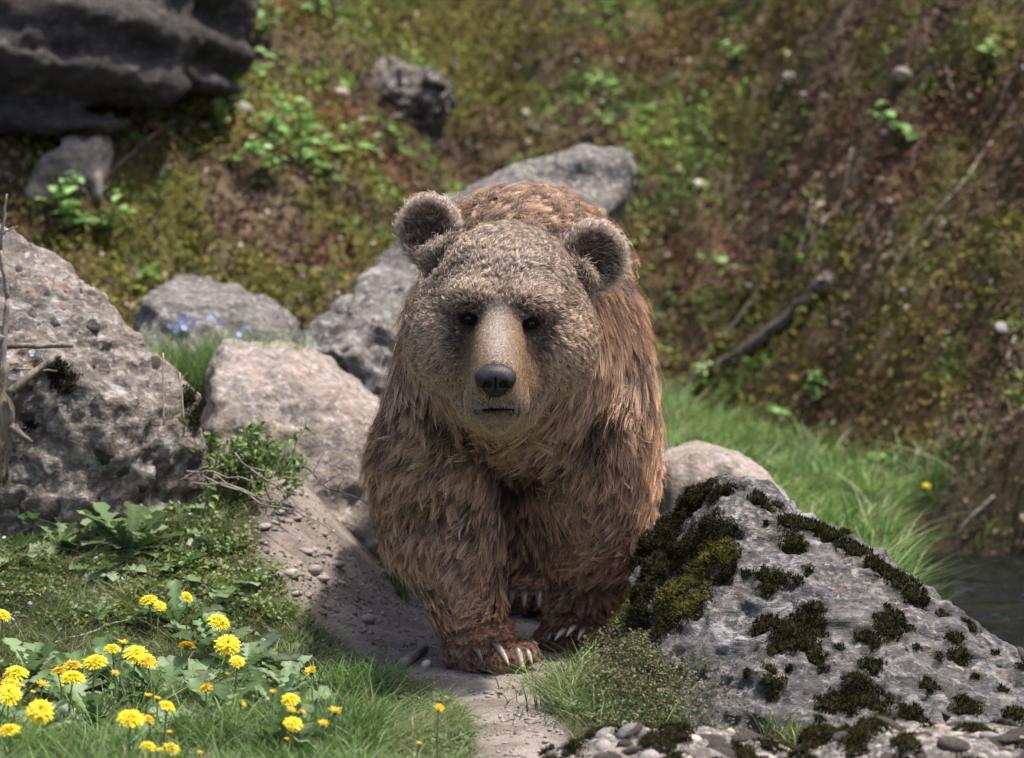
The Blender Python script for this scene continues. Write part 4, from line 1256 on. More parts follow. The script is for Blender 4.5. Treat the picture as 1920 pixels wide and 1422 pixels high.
def blades(root, h, w, lean, bend, cols, seg=3, rg=RNG, tipc=None):
    """grass blades: root (n,3); lean (n,2) horizontal drift as a share of height; bend = droop"""
    n = len(root)
    h = np.broadcast_to(h, (n,)); w = np.broadcast_to(w, (n,))
    az = rg.random(n) * 2 * math.pi
    sd = np.stack([np.cos(az), np.sin(az) * 0.6, np.zeros(n)], -1)
    vs, cs = [], []
    for a in range(seg + 1):
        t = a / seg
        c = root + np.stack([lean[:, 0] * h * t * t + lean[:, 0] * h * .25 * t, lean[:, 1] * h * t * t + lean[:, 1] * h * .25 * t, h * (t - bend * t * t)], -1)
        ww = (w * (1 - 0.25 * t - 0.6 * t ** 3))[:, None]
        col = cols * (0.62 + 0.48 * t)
        if a < seg:
            vs += [c - sd * ww, c + sd * ww]; cs += [col, col]
        else:
            vs += [c]; cs += [col]
    k = 2 * seg + 1
    V = np.stack(vs, 1).reshape(-1, 3); Cc = np.stack(cs, 1).reshape(-1, 3)
    b = np.arange(n)[:, None] * k
    q = np.concatenate([b + np.array([[2 * a, 2 * a + 1, 2 * a + 3, 2 * a + 2]]) for a in range(seg - 1)]) if seg > 1 else np.zeros((0, 4), int)
    tt_ = b + np.array([[2 * seg - 2, 2 * seg - 1, 2 * seg]])
    return V, [q.astype(np.int32), tt_.astype(np.int32)], Cc

def leaf_shape(kind, n=6):
    """a leaf along +Y of length 1, folded at its midrib: vertices and quads"""
    u = np.linspace(0, 1, n + 1)
    if kind == 'lance': w = 0.13 * np.sin(np.pi * u ** 0.8) ** 0.8
    elif kind == 'ovate': w = 0.30 * np.sin(np.pi * np.clip(u, 0, 1) ** 0.7) ** 0.75
    elif kind == 'nettle': w = 0.27 * np.sin(np.pi * u ** 0.62) ** 0.9 * (1 + 0.13 * np.where(np.arange(n + 1) % 2, 1, -1))
    elif kind == 'dandelion':
        env = np.interp(u, [0, 0.15, 0.5, 0.8, 0.93, 1], [0.03, 0.06, 0.13, 0.19, 0.14, 0.0])
        lob = np.where(np.arange(n + 1) % 2, 1.0, 0.42)
        w = env * np.where(u > 0.8, 1.0, lob)
    else: w = 0.22 * np.sin(np.pi * u)
    w = w.copy(); w[0] = max(w[0], 0.012); w[-1] = 0.002
    z = -0.10 * u * u + 0.05 * np.sin(3 * u)
    yb = u.copy()
    if kind == 'dandelion': yb = u - 0.035 * np.where(np.arange(n + 1) % 2, 1, 0)
    L_ = np.stack([-w, yb, z + w * 0.45], -1); Mm = np.stack([u * 0, u, z], -1); R_ = np.stack([w, yb, z + w * 0.45], -1)
    v = np.stack([L_, Mm, R_], 1).reshape(-1, 3)
    a = np.arange(n)[:, None] * 3
    f = np.concatenate([a + np.array([[0, 1, 4, 3]]), a + np.array([[1, 2, 5, 4]])])
    return v, f

def strew(tv, tf, pos, dirv, up, scale, cols, curl=0.0):
    """copies of one leaf shape as a single mesh"""
    n = len(pos)
    y = norm(dirv); z = norm(up - y * (up * y).sum(1, keepdims=True)); x = np.cross(y, z)
    R = np.stack([x, y, z], 1)                             # rows: local axes
    sc = np.broadcast_to(scale, (n,))[:, None, None]
    t = tv[None] * sc
    V = np.einsum('nki,nij->nkj', t, R) + pos[:, None]
    Fq = (tf[None] + (np.arange(n) * len(tv))[:, None, None]).reshape(-1, 4)
    shade = (0.85 + 0.3 * tv[:, 1])[None, :, None]
    return V.reshape(-1, 3), Fq.astype(np.int32), (cols[:, None] * shade).reshape(-1, 3)

def in_view(x, y, z, m=280):
    a, b = px_of(np.stack([x, y, z], -1))
    return (a > -m) & (a < 1920 + m) & (b > -m - 60) & (b < 1422 + m)

ROCKTREES = [bvh(k) for k in ROCKS]
def clear_of_rocks(p):
    """False where a rock covers the ground point"""
    ok = np.ones(len(p), bool)
    for (lab, (o, v, f, n)), tr in zip(ROCKS.items(), ROCKTREES):
        lo, hi = v.min(0), v.max(0)
        m = (p[:, 0] > lo[0]) & (p[:, 0] < hi[0]) & (p[:, 1] > lo[1]) & (p[:, 1] < hi[1]) & (p[:, 2] < hi[2]) & (p[:, 2] > lo[2] - 0.4)
        for k in np.nonzero(m)[0]:
            h = tr.ray_cast(Vector(p[k]) + Vector((0, 0, 0.005)), Vector((0, 0, 1)))
            if h[0] is not None and Vector(h[1]).z > 0: ok[k] = False
    return ok

def scatter(n, x0, x1, y0, y1, dens, seed, rocks=True):
    rg = np.random.default_rng(seed)
    x, y = rg.uniform(x0, x1, n), rg.uniform(y0, y1, n)
    z = hgrid(x, y)
    d = dens(x, y)
    k = (rg.random(n) < d) & in_view(x, y, z)
    p = np.stack([x, y, z], -1)[k]
    return p[clear_of_rocks(p)] if rocks else p

def nz(x, y, sc, seed): return fbm(np.stack([x, y, x * 0], -1), sc, 3, seed)
def barep(x, y):
    pn = np.stack([x, y, x * 0], -1)
    a = sst(0.35, 0.65, path_mask(x, y) + 0.35 * fbm(pn, 5, 4, 42))
    b = sst(0.25, 0.75, np.exp(-((x + 0.52) ** 2 / 0.06 + (y - 1.0) ** 2 / 0.55)) + 0.5 * fbm(pn, 6, 4, 44))
    return np.maximum(a, b)

def grass_cols(p, rg, a, b, dry, dryk=0.1):
    n = len(p)
    k = np.clip(0.5 + 0.9 * fbm(p, 5, 3, 71) + rg.normal(0, 0.22, n), 0, 1)[:, None]
    c = np.array(a) * (1 - k) + np.array(b) * k
    d = (rg.random(n) < dryk)[:, None]
    return np.where(d, np.array(dry) * rg.uniform(0.6, 1.1, (n, 1)), c) * rg.uniform(0.75, 1.2, (n, 1))

def grass(name, label, p, h, w, lean, bend, ca, cb, dry, dryk, seed, seg=3):
    rg = np.random.default_rng(seed)
    n = len(p)
    hh = np.broadcast_to(h, (n,)) * rg.uniform(0.45, 1.25, n)
    ln_ = rg.normal(0, lean, (n, 2)) + 1.3 * lean * np.stack([fbm(p, 5, 2, 171), fbm(p, 5, 2, 172)], -1)
    hh = hh * (1 + 0.7 * fbm(p, 3.5, 2, 173))
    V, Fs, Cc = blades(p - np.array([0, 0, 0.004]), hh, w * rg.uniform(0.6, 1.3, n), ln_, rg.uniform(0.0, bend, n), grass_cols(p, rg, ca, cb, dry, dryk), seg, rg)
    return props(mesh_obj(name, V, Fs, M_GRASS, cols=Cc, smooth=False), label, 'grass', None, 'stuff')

GA, GB, DRY = (0.07, 0.125, 0.026), (0.18, 0.25, 0.075), (0.30, 0.25, 0.16)
lawn_d = lambda x, y: (1 - barep(x, y)) * sst(-0.55, 0.15, nz(x, y, 3.1, 72)) * sst(-0.02, -0.12, x) * (0.25 + 0.75 * sst(0.7, -0.2, y))
p = scatter(148000, -1.75, 0.05, -2.3, 1.3, lawn_d, 1)
grass('lawn_grass', 'short green grass between the dandelions', p, 0.038 + 0.016 * (p[:, 1] < -0.7), 0.0015, 0.95, 0.8, GA, GB, DRY, 0.22, 2)
p = scatter(58000, -1.6, -0.3, -2.3, -0.5, lambda x, y: sst(0.0, 0.45, nz(x, y, 4, 73) + 0.35 * sst(-0.9, -1.5, y)), 3)
grass('meadow_grass', 'longer grass blades among the dandelion flowers', p, 0.105, 0.0022, 0.5, 0.45, (0.06, 0.12, 0.024), (0.16, 0.25, 0.065), DRY, 0.06, 4, 4)
tuft_d = lambda x, y: np.exp(-(((x - 0.19) / 0.13) ** 2 + ((y + 0.42) / 0.30) ** 2)) * 1.5 * (1 - 0.9 * sst(0.3, 0.7, path_mask(x, y)))
p = scatter(26000, -0.05, 0.6, -1.1, 0.15, tuft_d, 5)
grass('trail_grass', 'green grass clump between the front paw and the mossy rock', p, 0.085, 0.0019, 0.65, 0.55, (0.07, 0.125, 0.026), (0.18, 0.25, 0.075), DRY, 0.16, 6, 4)
p = scatter(14000, 0.2, 1.5, -2.3, -1.72, lambda x, y: sst(-0.4, 0.2, nz(x, y, 3, 191)), 192)
grass('near_grass', 'short grass in front of the pebbly rocks', p, 0.05, 0.0018, 0.8, 0.6, GA, GB, DRY, 0.2, 193)
p = scatter(9000, 0.28, 0.80, -1.35, -0.55, lambda x, y: 0.9 * sst(0.1, 0.4, nz(x, y, 9, 75)), 7)
grass('rock_foot_grass', 'thin grass sprouting along the foot of the mossy rock', p, 0.065, 0.0017, 0.35, 0.3, (0.07, 0.13, 0.022), (0.15, 0.22, 0.05), DRY, 0.1, 8, 4)
tall_d = lambda x, y: (0.25 + 0.75 * sst(-0.15, 0.2, nz(x, y, 3.5, 76) + 0.1)) * sst(0.15, -0.15, foot_dist(x, y)) * sst(0.06, -0.10, np.minimum(x - (1.22 + 0.1 * (y - 2)), 4.12 - y)) * (1 - 0.85 * barep(x, y) * (y < 2.5))
p = scatter(75000, 0.2, 2.4, 0.8, 7.0, tall_d, 9)
grass('stream_grass', 'tall fresh green grass between the tan rock and the hillside', p, 0.15, 0.0038, 0.5, 0.45, (0.07, 0.15, 0.025), (0.18, 0.28, 0.065), (0.30, 0.28, 0.16), 0.17, 10, 4)
p = scatter(5000, 0.30, 0.62, 0.4, 1.5, lambda x, y: np.exp(-(((x - 0.42) / 0.07) ** 2)), 11)
grass('tan_rock_grass', 'tall grass stalks rising before the rounded tan rock', p, 0.19, 0.0024, 0.2, 0.15, (0.08, 0.16, 0.03), (0.16, 0.26, 0.06), DRY, 0.1, 12, 4)
p = scatter(9000, -0.75, -0.30, 1.0, 1.7, lambda x, y: 0.7 * sst(0.05, 0.3, nz(x, y, 5, 77)), 13)
grass('boulder_foot_grass', 'grass blades growing at the foot of the pale boulder', p, 0.10, 0.0022, 0.3, 0.3, (0.06, 0.14, 0.03), (0.14, 0.23, 0.06), DRY, 0.1, 14, 4)
p = scatter(9000, -1.5, -0.45, 1.9, 3.0, lambda x, y: sst(-0.1, 0.3, nz(x, y, 4, 78)), 15)
grass('hollow_grass', 'soft grass in the hollow behind the pale boulder', p, 0.13, 0.003, 0.3, 0.3, (0.08, 0.15, 0.03), (0.17, 0.24, 0.07), DRY, 0.1, 16, 4)

# low leafy ground cover on the rise at the picture edge
ov, of = leaf_shape('ovate', 3)
lv3, lf3 = leaf_shape('lance', 3)
def leaf_stuff(name, label, p, size, tv, tf, ca, cb, seed, hup=0.03, tilt=0.7, mat=None, reds=0.0, redc=(0.16, 0.06, 0.04), kind='stuff'):
    rg = np.random.default_rng(seed)
    n = len(p)
    q = p + np.stack([np.zeros(n), np.zeros(n), rg.random(n) * hup], -1)
    az = rg.random(n) * 6.283
    dirv = np.stack([np.cos(az), np.sin(az), rg.normal(0.25, tilt * 0.6, n)], -1)
    up = np.stack([rg.normal(0, tilt, n), rg.normal(-0.15, tilt, n), np.ones(n)], -1)
    k = np.clip(0.5 + 0.9 * fbm(p, 6, 3, 90 + seed) + rg.normal(0, 0.25, n), 0, 1)[:, None]
    c = (np.array(ca) * (1 - k) + np.array(cb) * k) * rg.uniform(0.7, 1.25, (n, 1))
    rr = (rg.random(n) < reds)[:, None]
    c = np.where(rr, np.array(redc) * rg.uniform(0.6, 1.3, (n, 1)), c)
    V, Fq, Cc = strew(tv, tf, q, dirv, up, size * rg.uniform(0.55, 1.3, n), c)
    return props(mesh_obj(name, V, Fq, mat or M_LEAF, cols=Cc, smooth=False), label, 'plants', None, kind)
cov_d = lambda x, y: sst(-0.45, -0.8, x + 0.15 * nz(x, y, 3, 79)) * sst(-0.35, 0.15, y) * (1 - 0.9 * barep(x, y)) * sst(-0.15, 0.35, nz(x, y, 4, 80)) * sst(-0.15, 0.45, y)
p = scatter(60000, -1.65, -0.4, -0.4, 1.0, lambda x, y: np.maximum(cov_d(x, y), 0.5 * sst(-0.3, 0.2, nz(x, y, 5, 181)) * (1 - barep(x, y)) * sst(-0.4, -0.6, x)), 171)
grass('rise_grass', 'sparse mixed grass on the rise below the boulder', p, 0.065, 0.0018, 0.8, 0.6, GA, GB, DRY, 0.30, 172)
p = scatter(60000, -1.65, -0.4, -0.4, 1.0, cov_d, 17)
leaf_stuff('ground_cover', 'small leafy ground cover on the rise below the boulder', p, 0.017, ov, of, (0.075, 0.12, 0.024), (0.19, 0.25, 0.06), 18, 0.045, 0.7, None, 0.07)
p = scatter(26000, -1.65, -0.05, -1.7, 0.5, lambda x, y: (1 - barep(x, y)) * 0.75 * sst(-0.1, 0.4, nz(x, y, 4.5, 82)) * sst(0, -0.15, x), 19)
leaf_stuff('lawn_weeds', 'small weed leaves mixed through the lawn', p, 0.018, ov, of, (0.07, 0.11, 0.035), (0.17, 0.22, 0.09), 20, 0.025, 0.6, None, 0.06, (0.22, 0.18, 0.11))
# stonecrop and heather at the mossy rock's foot
sv, sf = leaf_shape('ovate', 2)
sed = lambda x, y: np.clip(1.3 * np.exp(-(((x - 0.33) / 0.13) ** 2 + ((y + 0.42) / 0.5) ** 2)), 0, 1) * sst(0.12, 0.22, x)
p = scatter(52000, 0.1, 0.75, -1.3, 0.3, sed, 21, False)
bump_ = 0.13 * np.clip(fbm(p, 9, 2, 83) + 0.6, 0, 1.4) * sst(0.10, 0.34, p[:, 0]) * sst(-1.1, -0.5, p[:, 1])
leaf_stuff('stonecrop', 'dull green and reddish stonecrop cushions at the foot of the mossy rock', p + np.stack([0 * bump_, 0 * bump_, bump_], -1), 0.011, sv, sf, (0.055, 0.072, 0.022), (0.125, 0.145, 0.05), 22, 0.05, 1.0, None, 0.16, (0.13, 0.07, 0.05))
p = scatter(16000, 0.35, 0.95, -1.35, -0.6, lambda x, y: sst(-0.1, 0.3, nz(x, y, 7, 84)), 23)
leaf_stuff('red_moss', 'brown red moss strip between the mossy rock and the pebbly rocks', p, 0.011, sv, sf, (0.07, 0.045, 0.025), (0.12, 0.10, 0.03), 24, 0.03, 1.0, None, 0.5, (0.10, 0.04, 0.035))

# ------------------------------------------------------------------ hillside cover
bank_d = lambda x, y: sst(-0.10, 0.12, foot_dist(x, y))
pb_ = scatter(150000, -2.6, 3.2, 3.0, 10.5, bank_d, 25, False)
rg = np.random.default_rng(26)
n = len(pb_)
gxn = (hgrid(pb_[:, 0] + 0.03, pb_[:, 1]) - hgrid(pb_[:, 0] - 0.03, pb_[:, 1])) / 0.06
gyn = (hgrid(pb_[:, 0], pb_[:, 1] + 0.03) - hgrid(pb_[:, 0], pb_[:, 1] - 0.03)) / 0.06
bnm = norm(np.stack([-gxn, -gyn, np.ones(n)], -1))
k1 = fbm(pb_ * [1, 1, .7], 1.5, 4, 91); k2 = fbm(pb_, 4.5, 3, 92); k3 = fbm(pb_, 2.2, 3, 93)
bcol = np.tile(np.array([0.094, 0.064, 0.043]), (n, 1))
right = sst(-0.3, 0.8, pb_[:, 0])
acb = np.stack([pb_[:, 0] * 0.78 - pb_[:, 1] * 0.62, (pb_[:, 0] * 0.62 + pb_[:, 1] * 0.78) * 0.3, pb_[:, 2] * 0.3], -1)
k1 = k1 * (1 - right * 0.7) + right * 0.9 * fbm(acb, 3.0, 3, 97)
zone_g = np.exp(-((pb_[:, 0] - 0.75) / 0.45) ** 2) * sst(0.4, 1.0, pb_[:, 2]) + 0.7 * np.exp(-((pb_[:, 0] + 1.0) / 0.5) ** 2) * sst(1.2, 0.7, pb_[:, 2])
zone_r = sst(1.0, 1.5, pb_[:, 0]) * sst(1.9, 1.0, pb_[:, 2]) + 0.8 * sst(0.5, 0.0, np.abs(pb_[:, 0] + 0.2)) * sst(0.9, 1.4, pb_[:, 2])
k1 = k1 + 0.16 * zone_g - 0.08 * zone_r + 0.11; k2 = k2 + 0.18 * zone_g - 0.10 * zone_r; k3 = k3 + 0.12 * zone_r
bcol = cmix(bcol, (0.104, 0.098, 0.022), sst(-0.06, 0.14, k1 + 0.06 * right + rg.normal(0, .05, n)))
bcol = cmix(bcol, (0.10, 0.155, 0.035), sst(0.14, 0.32, k2 + 0.12 * (1 - np.abs(pb_[:, 0] - 0.6)) + rg.normal(0, .06, n)))
bcol = cmix(bcol, (0.115, 0.052, 0.030), sst(0.2, 0.42, k3 + rg.normal(0, .12, n)) * 0.8)
pale = rg.random(n) < 0.03
bcol[pale] = np.array([0.26, 0.215, 0.17]) * rg.uniform(0.5, 1.2, (pale.sum(), 1))
bcol *= 1.12 * rg.uniform(0.75, 1.3, (n, 1)) * (1 + 0.55 * fbm(pb_, 9, 2, 98) + 0.55 * fbm(pb_, 2.4, 2, 96))[:, None]
dirv = rg.normal(0, 1, (n, 3)) + bnm * 0.35
V, Fq, Cc = strew(ov, of, pb_ + bnm * (rg.random(n) * 0.05)[:, None], dirv, bnm + rg.normal(0, 0.55, (n, 3)), 0.026 * rg.uniform(0.4, 1.6, n), bcol)
props(mesh_obj('hillside_moss', V, Fq, M_LITTER, cols=Cc, smooth=False), 'moss and leaf litter covering the steep hillside', 'moss', None, 'stuff')
pd = scatter(15000, -2.6, 3.2, 3.4, 9.5, lambda x, y: bank_d(x, y) * sst(-0.1, 0.3, nz(x, y, 2.5, 94) + 0.2 * (x > 0.8)), 27, False)
rg = np.random.default_rng(28)
n = len(pd)
V, Fs, Cc = blades(pd + np.array([0, 0, 0.02]), 0.10 * rg.uniform(0.4, 1.4, n), 0.0028, np.stack([rg.normal(-0.25, 0.7, n), rg.normal(-0.8, 0.5, n)], -1), rg.uniform(0.4, 1.5, n), np.array([0.20, 0.15, 0.10]) * rg.uniform(0.4, 1.3, (n, 1)), 3, rg)
props(mesh_obj('dead_grass', V, Fs, M_LITTER, cols=Cc, smooth=False), 'dead brown grass hanging down the hillside', 'grass', None, 'stuff')
pg = scatter(30000, -2.4, 3.0, 3.4, 9.0, lambda x, y: bank_d(x, y) * sst(0.18, 0.42, nz(x, y, 2.1, 95) + 0.12 * (np.abs(x - 0.7) < 0.7)), 29, False)
rg = np.random.default_rng(30)
n = len(pg)
V, Fs, Cc = blades(pg, 0.07 * rg.uniform(0.4, 1.4, n), 0.004, rg.normal(0, 0.6, (n, 2)), rg.uniform(0.1, 0.7, n), np.array([0.085, 0.145, 0.03]) * rg.uniform(0.6, 1.4, (n, 1)), 3, rg)
props(mesh_obj('hillside_grass', V, Fs, M_GRASS, cols=Cc, smooth=False), 'green grass patches scattered over the hillside', 'grass', None, 'stuff')

# grit and crumbs of earth on the trail
rg = np.random.default_rng(55)
p = scatter(26000, -0.95, 0.5, -1.75, 2.2, lambda x, y: barep(x, y) * sst(-0.35, 0.4, nz(x, y, 7, 99)), 56)
n = len(p)
oc = np.array([[1, 0, 0], [-1, 0, 0], [0, 1, 0], [0, -1, 0], [0, 0, 1], [0, 0, -1.0]])
of8 = np.array([[0, 2, 4], [2, 1, 4], [1, 3, 4], [3, 0, 4], [2, 0, 5], [1, 2, 5], [3, 1, 5], [0, 3, 5]])
sz = 0.0016 + 0.0065 * rg.random(n) ** 4 + 0.006 * (p[:, 1] > 0.1) * rg.random(n) ** 3
V = (oc[None] * rg.uniform(0.55, 1.3, (n, 6, 1)) * np.array([1.2, 1, 0.75]) * sz[:, None, None])
az = rg.random(n) * 6.28
ca_, sa_ = np.cos(az)[:, None], np.sin(az)[:, None]
V = np.stack([V[..., 0] * ca_ - V[..., 1] * sa_, V[..., 0] * sa_ + V[..., 1] * ca_, V[..., 2]], -1) + p[:, None] + np.array([0, 0, 0.001])
gc = np.array([0.22, 0.185, 0.155]) * rg.uniform(0.45, 1.7, (n, 1))
props(mesh_obj('grit', V.reshape(-1, 3), (of8[None] + (np.arange(n) * 6)[:, None, None]).reshape(-1, 3).astype(np.int32), M_LITTER, cols=np.repeat(gc, 6, 0)), 'loose grit and earth crumbs on the trail', 'grit', None, 'stuff')

# ------------------------------------------------------------------ dandelions
M_PETAL = leaf_mat('dandelion_petal', 0.30, 0.6, 0.2, False)
M_STEM = leaf_mat('flower_stem', 0.10, 0.5, 0.3, False)
def flower_head(seed, openness=1.0, orange=0.0, n_r=(46, 42, 36, 28, 18)):
    """rings of strap-shaped florets, radius 1, facing +Z"""
    rg = np.random.default_rng(seed)
    V, Q, Cc = [], [], []
    for ring, n in enumerate(n_r):
        k = ring / (len(n_r) - 1)
        L0 = 1.0 - 0.62 * k
        el0 = (-0.16 + 0.62 * k) * openness + (1 - openness) * (1.1 + 0.3 * k)
        for i in range(n):
            az = (i + rg.random() * 0.7 + 0.5 * ring) * 2 * math.pi / n
            L = L0 * rg.uniform(0.85, 1.08); el = el0 + rg.normal(0, 0.10)
            d = np.array([math.cos(az) * math.cos(el), math.sin(az) * math.cos(el), math.sin(el)])
            s = np.array([-math.sin(az), math.cos(az), 0]) * 0.052
            up = np.array([0, 0, 1.0])
            b = len(V)
            p0 = d * 0.10 + up * 0.05 * ring; p1 = d * L * 0.6 + up * (0.10 * L + 0.05 * ring); p2 = d * L + up * (0.03 * L + 0.05 * ring)
            V += [p0 - s * .6, p0 + s * .6, p1 - s, p1 + s, p2 - s * .8, p2 + s * .8]
            Q += [(b, b + 1, b + 3, b + 2), (b + 2, b + 3, b + 5, b + 4)]
            base = np.array([0.74, 0.53, 0.014]) * (1 - orange) + np.array([0.62, 0.27, 0.02]) * orange
            tipc = np.array([0.82, 0.68, 0.03]) * (1 - orange) + np.array([0.70, 0.36, 0.02]) * orange
            c = rg.uniform(0.85, 1.1)
            inner = np.array([1, 1 - 0.12 * k, 1])
            Cc += [base * c * inner] * 2 + [tipc * c * inner] * 4
    return mesh_data('flower_head', np.array(V), np.array(Q), M_PETAL, False, np.array(Cc))
def calyx_mesh():
    u = np.linspace(0, 1, 5)
    v, fs = tube(np.stack([0 * u, 0 * u, -0.42 + 0.5 * u], -1), 0.10 + 0.20 * np.sin(np.pi * u * 0.75), 9)
    return mesh_data('calyx', v, fs, M_STEM, True, np.tile([0.075, 0.105, 0.03], (len(v), 1)))
HEADS = [flower_head(s) for s in range(4)]
HEAD_OR = [flower_head(10 + s, 0.92, 0.55) for s in range(2)]
HEAD_HALF = [flower_head(20 + s, 0.45, 0.35, (20, 16, 10)) for s in range(3)]
CALYX = calyx_mesh()
def dandelion(px_, py_, w, label, kind='o', tilt=None, hgt=None, group=None):
    hgt = hgt or (0.085 + 0.0011 * w + RNG.uniform(0, 0.03))
    r = w / 2 / 800 * 1.08
    root = G(px_, min(py_ + hgt * 795, 1470))
    head = W(px_, py_, root[1] + RNG.normal(0, 0.012))
    o = empty('dandelion', root, label, 'flower', group)
    mid = (root + head) / 2 + np.array([RNG.normal(0, 0.012), RNG.normal(0, 0.012), 0])
    t_ = np.linspace(0, 1, 8)[:, None]
    cv = root * (1 - t_) ** 2 + 2 * mid * t_ * (1 - t_) + (head - np.array([0, 0, r * 0.35])) * t_ ** 2
    V, Fs = tube(cv, 0.0022, 6)
    mesh_obj('stem', V, Fs, M_STEM, o, loc=root, cols=np.tile([0.14, 0.17, 0.06], (len(V), 1)))
    if tilt is None: tilt = (RNG.normal(0.32, 0.22), RNG.normal(0.10, 0.25))
    rot = (tilt[0], tilt[1], RNG.random() * 6.28)
    e = (Matrix.Rotation(tilt[0], 3, 'X') @ Matrix.Rotation(tilt[1], 3, 'Y') @ Matrix.Rotation(RNG.random() * 6.28, 3, 'Z')).to_euler()
    me = {'o': HEADS, 'r': HEAD_OR, 'h': HEAD_HALF}[kind]
    hd = link('flower_head', me[int(RNG.integers(len(me)))], o, tuple(head - root), e, (r, r, r))
    link('calyx', CALYX, hd)
    return o
DG = 'dandelions in the grass'
for q in [
    (279, 1125, 38, 'wide dandelion at the back beside a folded leaf, facing up'), (300, 1136, 27, 'smaller dandelion tucked against the wide one at the back'),
    (351, 1119, 27, 'tilted dandelion at the very back turned towards the trail', 'o', (0.5, 0.75)), (411, 1166, 45, 'large dandelion leaning over towards the trail, second from the back', 'o', (0.45, 0.35)),
    (427, 1209, 49, 'biggest round dandelion facing the viewer above a ragged one', 'o', (0.75, 0.1)), (350, 1212, 35, 'dandelion seen from below with dark centre and short florets', 'r', (-0.35, 0.0)),
    (445, 1240, 29, 'ragged dandelion directly under the biggest round one', 'o', (0.6, 0.2)), (211, 1217, 33, 'flat dandelion just behind the crowded cluster', 'o', (0.2, 0.1)), (231, 1209, 26, 'small upright dandelion peeking over the crowded cluster', 'h', (0.1, 0.1)),
    (255, 1226, 48, 'broad dandelion heading the crowded cluster of four', 'o', (0.45, 0.1)), (276, 1240, 38, 'orange yellow dandelion overlapping the broad one in the cluster', 'r', (0.55, 0.25)), (178, 1241, 47, 'tall domed dandelion on a straight stem beside the cluster', 'o', (0.30, -0.05)),
    (136, 1248, 34, 'deep orange dandelion above a flat wide one', 'r', (0.15, 0.1)), (110, 1259, 31, 'thin flat dandelion seen edge on beside the deep orange one', 'r', (0.05, -0.1)), (136, 1271, 47, 'wide flat dandelion below the deep orange one', 'o', (0.2, 0.05)),
    (215, 1265, 20, 'small yellow dandelion under the crowded cluster', 'h', (0.4, 0.3)), (30, 1262, 45, 'domed dandelion over the bunch at the picture edge', 'o', (0.35, 0.0)), (78, 1287, 27, 'half open dandelion beside the bunch at the picture edge', 'h', (0.3, 0.3)),
    (20, 1284, 34, 'golden dandelion at the top of the edge bunch', 'r', (0.4, 0.2)), (16, 1301, 46, 'dandelion with long drooping florets at the picture edge', 'o', (0.7, 0.1)), (75, 1333, 47, 'round dandelion facing the viewer near the lower corner', 'o', (0.85, 0.15)),
    (17, 1369, 40, 'lowest dandelion in the bottom corner, seen edge on', 'o', (0.15, -0.1)), (246, 1347, 47, 'large lone dandelion on a long pale stem near the bottom', 'o', (0.4, 0.1)), (279, 1349, 22, 'closing orange dandelion beside the large lone one', 'r', (0.2, 0.5)),
    (314, 1324, 29, 'last and widest of three dandelions in a slanting row', 'o', (0.3, 0.45)), (295, 1312, 16, 'middle bud of three dandelions in a slanting row', 'h', (0.2, 0.2)), (278, 1307, 18, 'first bud of three dandelions in a slanting row', 'h', (0.2, 0.1)),
    (386, 1291, 29, 'lopsided dandelion over dark leaves at mid lawn', 'r', (0.25, -0.5)), (452, 1321, 19, 'small sideways dandelion beside the long toothed leaf', 'h', (0.4, 0.9)), (277, 1400, 29, 'dandelion at the bottom edge beside a wider one', 'o', (0.25, 0.1)),
    (319, 1404, 35, 'widest dandelion at the bottom edge', 'o', (0.25, 0.1)), (295, 1411, 21, 'small dandelion squeezed between two at the bottom edge', 'h', (0.3, 0.1)), (5, 1153, 36, 'dandelion cut off by the picture edge above the lawn', 'o', (0.3, 0.4)),
    (584, 1261, 27, 'lone pointed dandelion nearest the short stick', 'h', (0.5, -0.2)), (545, 1311, 33, 'upper dandelion of the stacked group at mid lawn', 'o', (0.4, 0.1)), (545, 1335, 22, 'middle dandelion of the stacked group at mid lawn', 'h', (0.4, 0.2)),
    (566, 1337, 15, 'tiny folded dandelion beside the stacked group', 'h', (0.3, 0.6)), (550, 1357, 33, 'lowest and broadest dandelion of the stacked group', 'o', (0.55, 0.2)), (606, 1360, 23, 'single dandelion right of the stacked group', 'h', (0.4, 0.2)),
    (628, 1337, 27, 'sparse spiky dandelion with few florets at mid lawn', 'h', (0.3, 0.1)), (822, 1331, 23, 'star shaped dandelion nearest the dusty trail', 'h', (0.5, 0.3)), (512, 1300, 17, 'small upright dandelion left of the stacked group', 'h', (0.2, 0.1)),
    (786, 1396, 13, 'faded orange dandelion bud low beside the trail', 'h', (0.2, 0.1)), (318, 1375, 14, 'withered brown orange dandelion below the slanting row', 'h', (0.2, 0.1))]:
    dandelion(q[0], q[1], q[2], q[3], *(q[4:] if len(q) > 4 else ()), group=DG)
for (a, b, c) in [(425, 1266, 14), (297, 1238, 15), (116, 1288, 12), (62, 1300, 15), (42, 1288, 13), (120, 1327, 13), (332, 1350, 11), (375, 1414, 15), (540, 1272, 13), (551, 1270, 11), (537, 1388, 13), (519, 1378, 14), (260, 1253, 16)]:
    dandelion(a, b, c, 'tiny half closed dandelion bud low among the leaves', 'h', (0.2, 0.2), 0.06, 'dandelion buds among the leaves')
g_ = G(1737, 950)
fl = empty('buttercup', g_, 'single yellow flower in the grass below the far bank', 'flower')
h_ = W(1737, 911, g_[1])
V, Fs = tube(np.array([g_, (g_ + h_) / 2 + [0.01, 0, 0], h_]), 0.0025, 5)
mesh_obj('stem', V, Fs, M_STEM, fl, loc=g_, cols=np.tile([0.12, 0.2, 0.05], (len(V), 1)))
link('flower_head', HEADS[0], fl, tuple(h_ - g_), (0.5, 0, 0), (0.017,) * 3)

